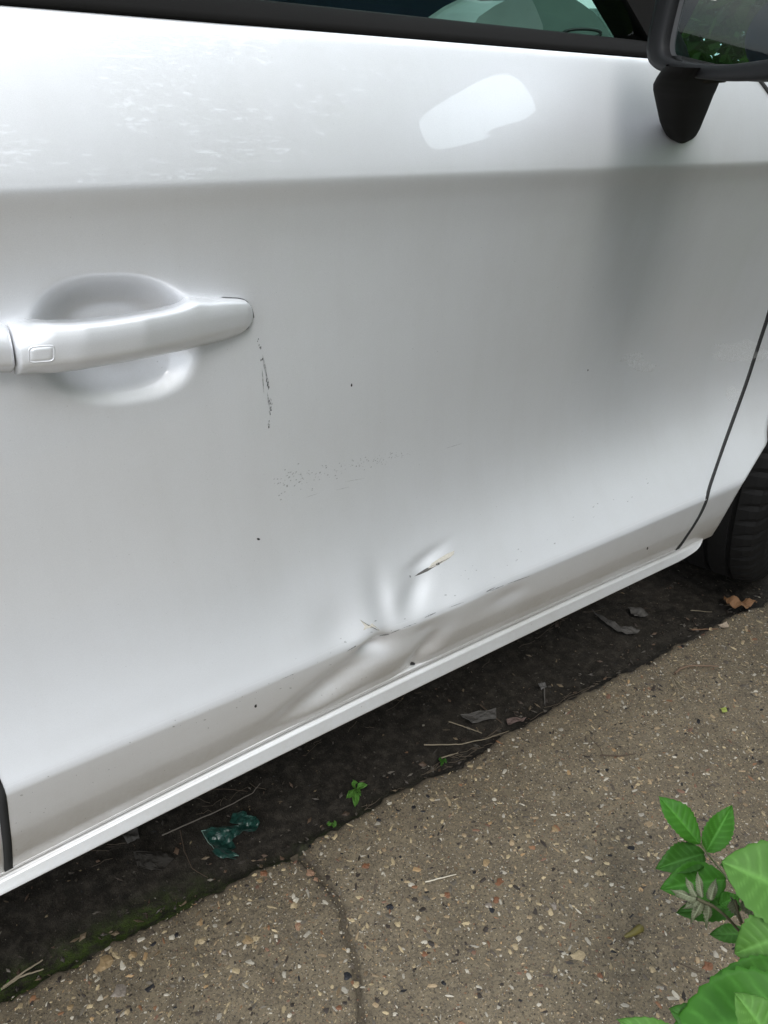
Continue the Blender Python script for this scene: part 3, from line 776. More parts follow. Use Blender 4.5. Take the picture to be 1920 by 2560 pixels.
# ------------------------------------------------------------------ ground
def v3(s, co): return co
def dark_ground_mat():
    s = NT('damp_soil_and_asphalt')
    n1 = s.noise(5, 6, .7); n2 = s.noise(60, 6, .7); n3 = s.noise(420, 4, .7)
    c = s.mix(s.ramp(n1, [(.35, 0), (.7, 1)]), (.012, .0105, .0085), (.030, .026, .021))
    c = s.mix(s.ramp(n2, [(.45, 0), (.75, 1)]), c, (.060, .052, .042))
    c = s.mix(s.ramp(n3, [(.60, 0), (.72, 1)]), c, (.10, .088, .070))
    moss = s.attr('moss').outputs['Fac']
    c = s.mix(s.math('MULTIPLY', moss, s.ramp(s.noise(48, 6, .8), [(.40, 0), (.58, 1)])), c, s.mix(s.noise(300, 3), (.022, .040, .008), (.060, .090, .014)))
    s.set(Base_Color=c, Roughness=.93, Specular_IOR_Level=.2, Normal=s.bump(s.mix(.5, n3, s.noise(140, 6, .75)), .9, .004)); return s.m
def concrete_mat():
    s = NT('exposed_aggregate_concrete')
    n1 = s.noise(4, 5, .65); n2 = s.noise(30, 6, .7); n3 = s.noise(300, 5, .75); n4 = s.noise(1100, 3, .7)
    c = s.mix(s.ramp(n1, [(.3, 0), (.7, 1)]), (.143, .115, .074), (.212, .172, .115))
    c = s.mix(s.ramp(n2, [(.35, .55), (.6, 0)]), c, (.078, .064, .048))
    c = s.mix(s.ramp(n3, [(.40, .75), (.50, 0)]), c, (.055, .046, .036))
    c = s.mix(s.ramp(n4, [(.58, 0), (.70, .8)]), c, (.26, .23, .18))
    v = s.vor(260); cell = s.n('ShaderNodeSeparateColor'); s.l(v.outputs['Color'], cell.inputs[0])
    c = s.mix(s.math('MULTIPLY', s.math('LESS_THAN', v.outputs['Distance'], .30), s.math('GREATER_THAN', cell.outputs[0], .80)), c,
              s.mix(cell.outputs[1], (.30, .25, .18), (.09, .06, .045)))
    pv = s.vor(150); pit = s.math('MULTIPLY', s.math('LESS_THAN', pv.outputs['Distance'], .22), s.math('GREATER_THAN', s.noise(70, 3), .52)); c = s.mix(s.math('MULTIPLY', pit, .75), c, (.030, .025, .020))
    wear = s.attr('joint').outputs['Fac']
    c = s.mix(s.math('MULTIPLY', wear, .8), c, (.040, .033, .025))
    s.set(Base_Color=c, Roughness=.92, Specular_IOR_Level=.25, Normal=s.bump(s.mix(.5, n3, n2), .9, .003)); return s.m
SOIL, CONC = dark_ground_mat(), concrete_mat()

ground = mesh('ground', [(-80, -80, -.06), (80, -80, -.06), (80, 80, -.06), (-80, 80, -.06)], [(0, 1, 2, 3)], simple('old_asphalt', (.05, .048, .045), .9, .3, bump=(80, .6, .003)))
tag(ground, 'dark asphalt ground under and around the parked car', kind='structure')

# slab edge and joint as plan curves
ED1 = np.array([atz(a, b, .0)[:2] for a, b in [(0, 2500), (109, 2449), (190, 2413), (260, 2365), (347, 2327), (445, 2272), (521, 2229), (640, 2175), (700, 2150), (752, 2141)]])
ED2 = np.array([atz(a, b, .0)[:2] for a, b in [(776, 2104), (800, 2090), (881, 2047), (1001, 1977), (1153, 1912), (1261, 1836), (1424, 1752), (1527, 1700), (1700, 1610), (1811, 1544), (1920, 1505)]])
JN = np.array([atz(a, b, .0)[:2] for a, b in [(752, 2141), (775, 2165), (800, 2195), (835, 2235), (852, 2262), (860, 2320), (881, 2378), (893, 2440), (905, 2560)]])
JEND = JN[-1] + (JN[-1] - JN[-4]) / np.linalg.norm(JN[-1] - JN[-4]) * 1.2
JN = np.vstack([JN, JEND])
def yedge(x): 
    x = np.asarray(x, float)
    a = np.interp(x, ED1[:, 0], ED1[:, 1]); b = np.interp(x, ED2[:, 0], ED2[:, 1]); return a, b
def jx(y): o = np.argsort(JN[:, 1]); return np.interp(y, JN[o, 1], JN[o, 0])
def edge_noise(x):
    return np.array([.007 * mnoise.noise(Vector((v * 9, 3.3, 0))) + .006 * mnoise.noise(Vector((v * 34, 1.3, 0))) + .004 * mnoise.noise(Vector((v * 110, 7.3, 0))) for v in x])
def zground(x, y):
    V = np.stack([x, y, np.zeros_like(x)], -1)
    return .0022 * fbm(V, 14, 3) + .0011 * fbm(V + 7, 90, 3)

def slab(name, label, xs, second):
    """rows run away from the kerb-side edge; the edge rolls down into the soil"""
    d = np.concatenate([[-.004, -.003, -.0015, .0, .0015, .003, .005], np.linspace(.008, .60, 170), np.linspace(.62, 1.9, 24)])
    dz = np.concatenate([[-.05, -.028, -.010, -.0045, -.002, -.0008, -.0002], np.zeros(194)])
    en = edge_noise(xs)
    X = np.repeat(xs[None], len(d), 0); E0 = (yedge(xs)[1] if second else yedge(xs)[0]) + en
    Y = E0[None] - d[:, None]
    # joint side: snap columns to the joint curve
    Jx = jx(Y)
    jn = .0055 * np.array([mnoise.noise(Vector((v * 60, 9.1 if second else 2.2, 0))) for v in Y[:, 0]])[:, None]
    if second:
        x0 = xs[0]; lo = Jx + .0020 + jn; w_ = np.clip(1 - (X - x0) / .25, 0, 1) ** 1; w_ = np.clip((xs[0] + .30 - X) / .30, 0, 1)
        X = X * (1 - w_) + (lo + (X - x0)) * w_
    else:
        x1 = xs[-1]; hi = Jx - .0020 + jn; w_ = np.clip((X - (x1 - .30)) / .30, 0, 1)
        X = X * (1 - w_) + (hi + (X - x1)) * w_
    Z = np.zeros_like(X)
    Z = zground(X.ravel(), Y.ravel()).reshape(X.shape) + dz[:, None]
    side_d = np.abs(X - Jx)
    jw = np.clip(1 - (side_d - .003) / .006, 0, 1)
    Z = Z - jw ** 2 * .0025 + 0
    Z[:, 0 if second else -1] -= .006
    V = np.stack([X, Y, Z], -1).reshape(-1, 3)
    o = np_mesh(name, V, grid_faces(*X.shape)[:, ::-1], CONC)
    stain = np.exp(-(side_d / .010) ** 2) * (.55 + .35 * np.exp(-((Y - .03) / .07) ** 2)) + np.exp(-(d[:, None] / .010) ** 2) * .7 + 0 * X
    stain = stain * np.clip(1.05 + Y * 1.0, .45, 1)
    set_attr(o, 'joint', np.clip(stain, 0, 1)); tag(o, label, kind='structure'); return o
XJ = float(JN[0, 0])
slab1 = slab('pavement_slab', 'rough pebbly concrete slab left of the dark joint, with mossy edge', np.concatenate([np.linspace(-2.4, -.16, 24), np.linspace(-.15, XJ, 190)]), False)
slab2 = slab('pavement_slab', 'rough pebbly concrete slab right of the dark joint, towards the front wheel', np.concatenate([np.linspace(XJ + .007, 1.55, 430), np.linspace(1.58, 4.5, 24)]), True)

# sunken strip of damp soil under the car
xs = np.concatenate([np.linspace(-3, -.25, 14), np.linspace(-.24, 1.75, 400), np.linspace(1.8, 5, 14)])
ys = np.concatenate([[-2.4, -1.2, -.5], np.linspace(-.06, .62, 150), np.linspace(.66, 4, 14)])
X, Y = np.meshgrid(xs, ys)
def zsoil(x, y):
    V = np.stack([x, y, np.zeros_like(x)], -1)
    return -.016 + .004 * fbm(V, 6, 3) + .0030 * fbm(V + 3, 45, 4)
Zs = zsoil(X.ravel(), Y.ravel()).reshape(X.shape)
# little bank of soil swept against the slab edge
e1, e2 = yedge(X.ravel()); ee = np.where(X.ravel() < XJ, e1, e2).reshape(X.shape); dd = Y - ee
Zs += .010 * np.exp(-(dd / .010) ** 2) - .02 * (dd < -.012)
notch = np.exp(-((X - XJ - .01) / .012) ** 2 - ((Y - .03) / .03) ** 2); Zs += notch * .015
V = np.stack([X, Y, Zs], -1).reshape(-1, 3)
soil = np_mesh('soil', V, grid_faces(*X.shape), SOIL)
mp = np.exp(-((dd - .014) / .026) ** 2) * np.clip((.24 - X) / .10, 0, 1) * 1.0 + .35 * np.exp(-((dd - .004) / .012) ** 2) * np.clip((.60 - X) / .2, 0, 1)
set_attr(soil, 'moss', np.clip(mp.ravel(), 0, 1)); tag(soil, 'dark damp soil and grit strip in the shade under the car, mossy at left', kind='structure')
# pale joint filling
V = []; 
for y in np.linspace(.05, -1.6, 120):
    for q in (-.012, -.004, .004, .012): V.append((float(jx(y)) + q, y, -.0045 + .0012 * mnoise.noise(Vector((y * 80, q * 90, 0)))))
jf = np_mesh('joint_filling', np.array(V), grid_faces(120, 4), CONC); set_attr(jf, 'joint', np.clip(.85 + np.repeat(np.linspace(.05, -1.6, 120), 4) * .9, .35, .8)); tag(jf, 'dark gritty joint between the two concrete slabs', kind='structure')

# stones -----------------------------------------------------------------------
def stone_mat():
    s = NT('pebble'); c = s.attr('tint').outputs['Color']
    c = s.mix(s.ramp(s.noise(500, 4, .7), [(.35, 0), (.7, .45)]), c, s.mix(.5, c, (.05, .04, .03), 'MULTIPLY'))
    s.set(Base_Color=c, Roughness=.62, Specular_IOR_Level=.4); return s.m
STONE = stone_mat()
_ph = (1 + 5 ** .5) / 2
ICO = np.array([(-1, _ph, 0), (1, _ph, 0), (-1, -_ph, 0), (1, -_ph, 0), (0, -1, _ph), (0, 1, _ph), (0, -1, -_ph), (0, 1, -_ph), (_ph, 0, -1), (_ph, 0, 1), (-_ph, 0, -1), (-_ph, 0, 1)], float); ICO /= np.linalg.norm(ICO[0])
ICF = np.array([(0, 11, 5), (0, 5, 1), (0, 1, 7), (0, 7, 10), (0, 10, 11), (1, 5, 9), (5, 11, 4), (11, 10, 2), (10, 7, 6), (7, 1, 8), (3, 9, 4), (3, 4, 2), (3, 2, 6), (3, 6, 8), (3, 8, 9), (4, 9, 5), (2, 4, 11), (6, 2, 10), (8, 6, 7), (9, 8, 1)])
OCT = np.array([(1, 0, 0), (-1, 0, 0), (0, 1, 0), (0, -1, 0), (0, 0, 1), (0, 0, -1)], float)
OCF = np.array([(0, 2, 4), (2, 1, 4), (1, 3, 4), (3, 0, 4), (2, 0, 5), (1, 2, 5), (3, 1, 5), (0, 3, 5)])
PAL = .66 * np.array([(.62, .49, .29), (.64, .58, .47), (.50, .37, .22), (.32, .16, .08), (.30, .21, .12), (.20, .17, .13), (.015, .015, .018), (.26, .14, .09), (.15, .12, .09), (.06, .045, .035), (.55, .36, .18)])
PW = np.array([.15, .19, .09, .035, .07, .11, .05, .03, .14, .10, .035]); PW /= PW.sum()
def stones(name, x, y, z, size, base, bf, pw=PW, flat=.45, sink=.1, parent=None, pal=PAL):
    n = len(x); k = len(base)
    J = 1 + rng.uniform(-.42, .42, (n, k, 1))
    B = base[None] * J
    ax = np.stack([size * rng.uniform(.8, 1.9, n), size * rng.uniform(.35, 1.0, n), size * flat * rng.uniform(.6, 1.1, n)], -1)
    B = B * ax[:, None, :]
    a = rng.uniform(0, 6.283, n); ca, sa_ = np.cos(a)[:, None], np.sin(a)[:, None]
    Xr = B[..., 0] * ca - B[..., 1] * sa_; Yr = B[..., 0] * sa_ + B[..., 1] * ca
    V = np.stack([Xr + x[:, None], Yr + y[:, None], B[..., 2] + (z + size * sink)[:, None]], -1).reshape(-1, 3)
    F = (bf[None] + (np.arange(n) * k)[:, None, None]).reshape(-1, 3)
    o = np_mesh(name, V, F, STONE, parent, smooth=False)
    ci = rng.choice(len(pal), n, p=pw); cc = pal[ci] * rng.uniform(.65, 1.15, (n, 1)); set_col(o, np.repeat(cc, k, 0)); return o
def scatter_on_slab(n, smin, smax, pw_):
    x = rng.uniform(-.12, 1.55, n); y = -.62 + (rng.uniform(0, 1, n)) * .75
    e1, e2 = yedge(x); e = np.where(x < XJ, e1, e2); k = (y < e - .004) & (np.abs(x - jx(y)) > .004)
    # nothing needed where the camera cannot look
    P = np.stack([x, y, np.zeros_like(x)], -1) - CAM; dep = P @ FV; u = 960 + FPX * (P @ RV) / dep; v = 1280 - FPX * (P @ UV) / dep
    k &= (u > -120) & (u < 2060) & (v < 2720)
    x, y = x[k], y[k]; s = smin + (smax - smin) * rng.uniform(0, 1, len(x)) ** pw_; return x, y, zground(x, y), s
x, y, z, s = scatter_on_slab(34000, .0008, .0038, 5.2); o = stones('aggregate', x, y, z, s, ICO, ICF, flat=.42, sink=.02); tag(o, 'small cream, brown and black stones set in the concrete slabs', kind='stuff')
x, y, z, s = scatter_on_slab(60000, .0004, .0012, 1.6); o = stones('grit', x, y, z, s, OCT, OCF, flat=.6, sink=.15); tag(o, 'sandy grit on the surface of the concrete slabs', kind='stuff')
def soil_pts(n, lim=.60):
    x = rng.uniform(-.15, 1.6, n); y = rng.uniform(.02, lim, n); e1, e2 = yedge(x); e = np.where(x < XJ, e1, e2); k = y > e + .002; return x[k], y[k]
x, y = soil_pts(9000); o = stones('soil_grit', x, y, zsoil(x, y), .0005 + .0022 * rng.uniform(0, 1, len(x)) ** 4, OCT, OCF, pw=np.array([.02, .04, .02, .01, .06, .25, .15, .05, .25, .14, .01]), flat=.5, sink=.1, pal=PAL * .55); tag(o, 'grit and specks on the dark soil under the car', kind='stuff')
x = np.array([jx(v) for v in np.linspace(.04, -.5, 240)]).ravel() + rng.normal(0, .003, 240); y = np.linspace(.04, -.5, 240) + rng.normal(0, .002, 240)
o = stones('joint_grit', x, y, np.full(240, -.003), .0006 + .0016 * rng.uniform(0, 1, 240) ** 2, OCT, OCF, flat=.6, sink=.1); tag(o, 'loose grit along the slab joint', kind='stuff')

def pebble(px, py, r, colr, ar=1.4, ang=0.0, flat=.45, parent=None, label=None, lift=.0):
    p = atz(px, py, .001); n, mm = 6, 9; V = []
    ph = random.uniform(0, 9)
    rr = r / FPX * (p - CAM).dot(FV)
    for i in range(n):
        th = math.pi * i / (n - 1)
        for j in range(mm):
            a = 2 * math.pi * j / mm
            k = 1 + .75 * mnoise.noise(Vector((math.cos(a) * 1.9 + ph, math.sin(a) * 1.9, math.cos(th)))) 
            u, v, w_ = rr * ar * math.sin(th) * math.cos(a) * k, rr * 1.25 * math.sin(th) * math.sin(a) * k, rr * flat * math.cos(th) * k
            V.append((u * math.cos(ang) - v * math.sin(ang), u * math.sin(ang) + v * math.cos(ang), w_))
    o = np_mesh('pebble', np.array(V), grid_faces(n, mm, True), STONE, parent, smooth=False); o.location = (p[0], p[1], float(zground(np.array([p[0]]), np.array([p[1]]))[0]) + lift); set_col(o, np.tile(colr, (len(V), 1))); 
    return o
OR, CR, TN, GY, BK, WH, PK = (.17, .075, .036), (.33, .26, .155), (.27, .19, .10), (.20, .17, .14), (.012, .012, .015), (.46, .42, .34), (.27, .16, .10)
for px, py, r, c, ar, ang in [(775, 2180, 13, PK, 1.1, .3), (790, 2197, 9, PK, 1.0, 0), (660, 2182, 12, OR, 1.5, 0), (650, 2200, 10, TN, 1.3, .2), (640, 2345, 11, CR, 1.4, .1), (505, 2350, 11, CR, 1.5, .3), (430, 2343, 9, WH, 1.3, 0),
        (287, 2383, 10, CR, 1.3, -.2), (262, 2408, 20, TN, 1.6, .4), (330, 2385, 14, TN, 1.2, .8), (300, 2480, 22, GY, 1.3, .2), (318, 2528, 10, CR, 1.3, .2), (740, 2250, 11, WH, 1.2, 0), (620, 2350, 16, TN, 1.2, 0), (735, 2262, 13, CR, 1.3, .4), (745, 2315, 10, PK, 1.8, 1.0),
        (915, 2163, 11, OR, 1.5, .1), (1215, 2155, 13, TN, 1.5, .1), (1248, 2205, 12, OR, 1.8, .0), (1117, 2237, 11, OR, 1.3, .1), (1242, 2250, 10, OR, 1.4, .2), (1223, 2262, 11, GY, 1.0, 1.2), (1230, 2275, 12, BK, 1.2, .3),
        (975, 2266, 12, BK, 1.2, .6), (870, 2440, 13, BK, 1.2, .5), (890, 2460, 10, CR, 1.4, .2), (1498, 2182, 11, CR, 1.2, .3), (1385, 2265, 12, GY, 1.2, .4), (1447, 2390, 15, CR, 1.9, -.5), (1080, 2000, 9, CR, 1.3, .4), (1320, 2090, 8, CR, 1.3, .2), (1388, 2075, 11, TN, 1.2, .2),
        (1290, 2365, 10, CR, 1.3, .9), (1545, 2093, 9, CR, 1.2, .3), (1487, 2085, 9, CR, 1.0, 1.2), (1740, 2268, 8, PK, 1.2, 0), (1500, 2440, 9, OR, 1.2, 0), (1632, 2425, 10, CR, 1.2, .4), (1770, 2415, 14, OR, 1.7, 0), (960, 2370, 11, CR, 1.0, .6), (1062, 2383, 9, OR, 1.3, .1), (848, 2520, 12, OR, 1.2, .4), (560, 2050 + 330, 10, GY, 1.3, .2), (175, 2520, 11, TN, 1.5, .1), (50, 2515, 9, CR, 1.4, .3), (690, 2340, 8, WH, 1, 0), (1530, 2210, 8, WH, 1.3, .5), (1710, 2010, 9, WH, 1.8, -.6)]:
    pebble(px, py, r * .62, c, ar, ang, parent=slab1 if px < 820 else slab2)

# litter under the car ----------------------------------------------------------
STRAW = simple('dry_straw', (.22, .185, .13), .7, .3); TWIG = simple('dark_twig', (.075, .055, .04), .8, .2); BROWN = simple('dead_leaf', (.20, .105, .05), .7, .3, bump=(200, .5, .001))
GREYLEAF = simple('grey_rotted_leaf', (.075, .07, .064), .8, .3, bump=(200, .5, .001)); 
def gpt(px, py, h=0.0):
    p = atz(px, py, -.014 + h)
    e = float(yedge(p[0])[0] if p[0] < XJ else yedge(p[0])[1])
    if p[1] < e - .002: p = atz(px, py, .003 + h)
    return p
def stick(name, pts, rad, m, label, cat, group=None, h=.004, parent=None):
    P = [gpt(a, b, h) for a, b in pts]; t = np.linspace(0, len(P) - 1, 8 * len(P)); P = np.array([np.interp(t, range(len(P)), np.array(P)[:, k]) for k in range(3)]).T
    P += np.stack([[.0007 * mnoise.noise(Vector((i * .35, k * 7.7, len(label)))) for i in range(len(P))] for k in range(3)], -1)
    o = tube(name, P, np.linspace(rad, rad * .55, len(P)), m, parent, 6)
    if not parent: tag(o, label, cat, group)
    return o
GS = 'dry straws and twigs lying along the slab edge'
stick('straw', [(1060, 1862), (1150, 1861), (1215, 1847), (1272, 1827)], .0011, STRAW, 'pale bent straw running along the slab edge below the middle of the sill', 'straw', GS)
stick('straw', [(1122, 1804), (1170, 1820), (1205, 1833)], .0010, STRAW, 'thin straw lying just above the long bent straw', 'straw', GS)
stick('straw', [(1103, 1895), (1145, 1882)], .0013, STRAW, 'short pale straw below the long bent straw', 'straw', GS)
stick('straw', [(405, 2088), (470, 2060), (560, 2020), (632, 1982), (650, 1958)], .0010, simple('grey_straw', (.16, .14, .12), .8, .3), 'long thin grey stalk behind the green scrap, close under the sill', 'stalk', GS, h=.012)
stick('straw', [(1063, 2205), (1100, 2196), (1141, 2186)], .0010, simple('white_straw', (.55, .50, .40), .6, .3), 'short whitish straw alone on the middle of the concrete', 'straw')
stick('straw', [(8, 2468), (45, 2440), (107, 2400)], .0016, STRAW, 'upper of the two pale grass blades over the moss at bottom left', 'grass blade', 'pale grass blades at the mossy corner', h=.012)
stick('straw', [(0, 2475), (50, 2442), (109, 2423)], .0016, STRAW, 'lower of the two pale grass blades over the moss at bottom left', 'grass blade', 'pale grass blades at the mossy corner', h=.010)
stick('twig', [(1687, 1684), (1700, 1672), (1722, 1664), (1760, 1664), (1795, 1666)], .0022, simple('brown_twig', (.16, .11, .075), .8, .2), 'bent brown twig on the concrete near the front wheel', 'twig', h=.003)
for a, b, lb in [((1682, 1697), (1700, 1735), 'second straw from the left in the little bundle below the bent brown twig'), ((1686, 1696), (1716, 1732), 'third straw from the left in the little bundle below the bent brown twig'),
                 ((1680, 1700), (1690, 1730), 'leftmost straw in the little bundle below the bent brown twig'), ((1690, 1694), (1722, 1726), 'rightmost straw in the little bundle below the bent brown twig')]:
    stick('straw', [a, b], .0008, STRAW, lb, 'straw', 'straws of the bundle below the brown twig')
stick('twig', [(1500, 1888), (1550, 1890), (1590, 1884)], .0012, TWIG, 'thin dark twig lying level on the middle of the concrete', 'twig')
stick('twig', [(1475, 1843), (1500, 1870), (1512, 1902)], .0008, TWIG, 'hair-thin dark twig leaning against the level dark twig', 'twig')
stick('twig', [(1200, 1762), (1235, 1790), (1255, 1808)], .0013, TWIG, 'dark twig crossing the slab edge right of the long bent straw', 'twig', GS)
stick('twig', [(1360, 1710), (1362, 1760)], .0015, simple('grey_twig', (.12, .11, .10), .8, .2), 'upright grey rotted stem on the soil under the sill', 'stem')
stick('twig', [(1260, 1558), (1330, 1560), (1420, 1545)], .001, TWIG, 'fine dark root below the front of the sill', 'root', GS)
stick('twig', [(1730, 1574), (1745, 1574), (1795, 1572)], .0016, simple('tan_twig', (.20, .12, .075), .8, .2), 'short tan twig lying near the slab edge by the tyre', 'twig', GS)
stick('twig', [(1727, 1526), (1780, 1530)], .0008, STRAW, 'tiny pale straw in front of the tyre', 'straw', GS)
stick('twig', [(500, 1975), (560, 1972), (620, 1978)], .0008, TWIG, 'fine dark twig behind the grey stalk below the sill', 'twig', GS)
stick('twig', [(450, 2075), (462, 2130), (480, 2170), (520, 2195)], .0008, TWIG, 'curved root left of the green scrap', 'root', GS)
stick('twig', [(1700, 2420 - 10), (1752, 2432)], .0008, TWIG, 'tiny dark twig right of the seed pod', 'twig')
rt = []
for k in range(46):                # rootlets and straw bits that nobody could count
    a = random.uniform(0, 1); x = 880 + 640 * a; yy = 2052 - (x - 880) * .545 - random.uniform(2, 26); ang = random.uniform(-.9, .1); L = random.uniform(14, 52)
    P = np.array([gpt(x + L * t, yy + L * t * math.sin(ang), .003) for t in (0, .35, .7, 1)]); P += rng.normal(0, .0012, P.shape)
    rt.append(tube_arrays(P, .00045, 5))
for k in range(40):
    x, yy = random.uniform(60, 1650), 0; yy = 2330 - .52 * x - random.uniform(30, 130); L = random.uniform(12, 60); ang = random.uniform(-1.2, .4)
    P = np.array([gpt(x + L * t, yy + L * t * math.sin(ang), .003) for t in (0, .35, .7, 1)]); P += rng.normal(0, .0015, P.shape)
    rt.append(tube_arrays(P, .0004, 5))
off = 0; VV = []; FF = []
for V_, F_ in rt: VV.append(V_); FF.append(F_ + off); off += len(V_)
tag(np_mesh('rootlets', np.concatenate(VV), np.concatenate(FF), simple('rootlet', (.10, .08, .06), .8, .2)), 'fine dark rootlets and straw bits along the slab edge', kind='stuff')

def crumple(name, outline, m, label, cat, lift=.006, amp=.006, parent=None, h0=-.012, sc_=70, thick=.0006, group=None):
    """a thin scrap lying on the ground, filled from its outline, wrinkled"""
    P = np.array([atz(a, b, h0 + lift)[:2] for a, b in outline]); c = P.mean(0); V = []; n = len(P) * 4
    t = np.linspace(0, len(P), n, endpoint=False); Q = np.stack([np.interp(t, range(len(P) + 1), np.append(P[:, k], P[0, k])) for k in (0, 1)], -1)
    R_ = 9
    for i in range(R_):
        f = 1 - i / (R_ - 1) * .97
        for q in Q:
            xy = c + (q - c) * f; V.append((xy[0], xy[1], h0 + lift + amp * (.5 + mnoise.fractal(Vector((xy[0] * sc_, xy[1] * sc_, 2.2)), 1, 2, 3))))
    o = np_mesh(name, np.array(V), grid_faces(R_, n, True), m, parent, smooth=False); o.modifiers.new('s', 'SOLIDIFY').thickness = thick
    if not parent: tag(o, label, cat, group)
    return o
# crumbs of leaf and bark strewn over the soil, too many to count
n = 520; x, y = soil_pts(n * 2, .40); x, y = x[:n], y[:n]; e1, e2 = yedge(x); y = np.where(rng.uniform(0, 1, len(y)) < .55, np.where(x < XJ, e1, e2) + .004 + .05 * rng.uniform(0, 1, len(y)) ** 2, y)
n = len(x); a = rng.uniform(0, 6.28, n); L = rng.uniform(.0018, .0075, n); W = L * rng.uniform(.25, .7, n); h = zsoil(x, y) + .0015
u = np.stack([np.cos(a), np.sin(a), rng.normal(0, .25, n)], -1); v = np.stack([-np.sin(a), np.cos(a), rng.normal(0, .35, n)], -1); c = np.stack([x, y, h + .001], -1)
V = np.stack([c - u * L[:, None], c + v * W[:, None], c + u * L[:, None] * .8, c - v * W[:, None] * .8, c + np.array([0, 0, .0016])], 1).reshape(-1, 3)
F = (np.array([(0, 3, 4), (3, 2, 4), (2, 1, 4), (1, 0, 4)])[None] + (np.arange(n) * 5)[:, None, None]).reshape(-1, 3)
o = np_mesh('leaf_crumbs', V, F, STONE, smooth=False); lp = np.array([(.11, .07, .045), (.07, .06, .05), (.13, .115, .095), (.05, .035, .025), (.16, .12, .075)]); set_col(o, np.repeat(lp[rng.integers(0, 5, n)] * rng.uniform(.5, 1.1, (n, 1)), 5, 0))
o.modifiers.new('s', 'SOLIDIFY').thickness = .0004; tag(o, 'crumbs of dead leaf and bark on the dark soil under the car', kind='stuff')
# torn scrap of green translucent sheet
sg = NT('green_sheet'); sg.set(Base_Color=sg.mix(sg.ramp(sg.noise(60, 5, .7), [(.35, 0), (.65, 1)]), (.006, .026, .021), (.022, .075, .060)), Roughness=.3, Alpha=.86, Specular_IOR_Level=.5)
scrap = empty('green_scrap', gpt(570, 2090)); tag(scrap, 'torn crumpled scrap of dark green translucent sheet on the soil', 'plastic scrap')
def child_at(o, par): o.parent = par; o.matrix_parent_inverse = Matrix.Translation(-Vector(par.location)); return o
for ol in ([(503, 2077), (560, 2074), (600, 2066), (597, 2090), (580, 2102), (590, 2120), (572, 2130), (545, 2130), (520, 2105)],
           [(540, 2128), (575, 2130), (597, 2138), (575, 2148), (560, 2155), (535, 2140)],
           [(530, 2135), (552, 2146), (590, 2150), (555, 2154), (541, 2148)],
           [(597, 2066), (612, 2052), (640, 2044), (650, 2060), (640, 2080), (622, 2088), (605, 2084), (598, 2096)],
           [(600, 2036), (616, 2036), (618, 2044), (634, 2046), (600, 2066), (575, 2062), (582, 2040)]):
    child_at(crumple('torn_piece', ol, sg.m, '', '', parent=None, lift=.008, amp=.008, h0=-.014, sc_=45), scrap)
for o in scrap.children:
    for k in ('label', 'category'):
        if k in o: del o[k]
PALEEDGE = simple('pale_crease', (.16, .26, .22), .5, .4)
for pts in ([(503, 2077), (550, 2072), (600, 2066)], [(505, 2078), (520, 2105), (545, 2130)], [(600, 2066), (622, 2056), (640, 2046)], [(545, 2128), (575, 2134), (597, 2140)]):
    child_at(stick('crease', pts, .0006, PALEEDGE, 'x', 'x', parent=None, h=.010), scrap)
for o in scrap.children:
    for k in ('label', 'category', 'group'):
        if k in o: del o[k]
crumple('dead_leaf', [(1810, 1490), (1822, 1500), (1826, 1512), (1850, 1510), (1880, 1500), (1893, 1508), (1880, 1518), (1862, 1530), (1835, 1530), (1815, 1520), (1808, 1505)], BROWN, 'curled brown dead leaf against the foot of the front tyre', 'leaf', lift=.010, amp=.016, sc_=40)
crumple('rotted_leaf', [(1480, 1526), (1500, 1545), (1545, 1575), (1600, 1578), (1585, 1590), (1545, 1582), (1510, 1560)], GREYLEAF, 'long grey rotted leaf lying below the front end of the sill', 'leaf', lift=.006)
crumple('rotted_leaf', [(1265, 1800), (1290, 1795), (1316, 1797), (1300, 1808), (1270, 1812)], simple('pinkish_leaf', (.12, .085, .075), .8, .2), 'pinkish brown rotted leaf at the slab edge, right of the straws', 'leaf', lift=.006)
crumple('rotted_leaf', [(1345, 1712), (1362, 1710), (1366, 1722), (1352, 1730)], simple('pale_rotted_leaf', (.13, .125, .12), .8, .2), 'small grey leaf scrap at the top of the upright grey stem', 'leaf', lift=.016)
crumple('rotted_leaf', [(1150, 1790), (1240, 1776), (1240, 1800), (1180, 1812)], GREYLEAF, 'broad grey rotted leaf on the soil above the straws', 'leaf', lift=.004)
crumple('rotted_leaf', [(1570, 1522), (1610, 1525), (1620, 1540), (1585, 1546)], GREYLEAF, 'grey leaf flake below the sill tip', 'leaf', lift=.004)
crumple('rotted_leaf', [(1795, 1565), (1815, 1560), (1822, 1568), (1805, 1572)], simple('tan_flake', (.30, .24, .18), .7, .2), 'pale flake on the slab edge near the tyre', 'flake', lift=.006, h0=.0)
crumple('leaf_scrap', [(1800, 1772), (1815, 1768), (1818, 1780), (1805, 1784)], simple('yellow_green', (.26, .30, .06), .5, .3), 'small yellow-green leaf scrap on the concrete below the twig', 'leaf', lift=.004, h0=.0, amp=.003)
crumple('rotted_leaf', [(300, 2085), (345, 2075), (350, 2100), (320, 2112)], GREYLEAF, 'grey rotted leaf tucked under the sill, left of the green scrap', 'leaf', lift=.006)
crumple('rotted_leaf', [(335, 2135), (400, 2128), (435, 2150), (405, 2180), (345, 2170)], simple('soil_flake', (.036, .033, .029), .9, .1), 'flat dark crust of dried mud left of the green scrap', 'mud crust', lift=.004)
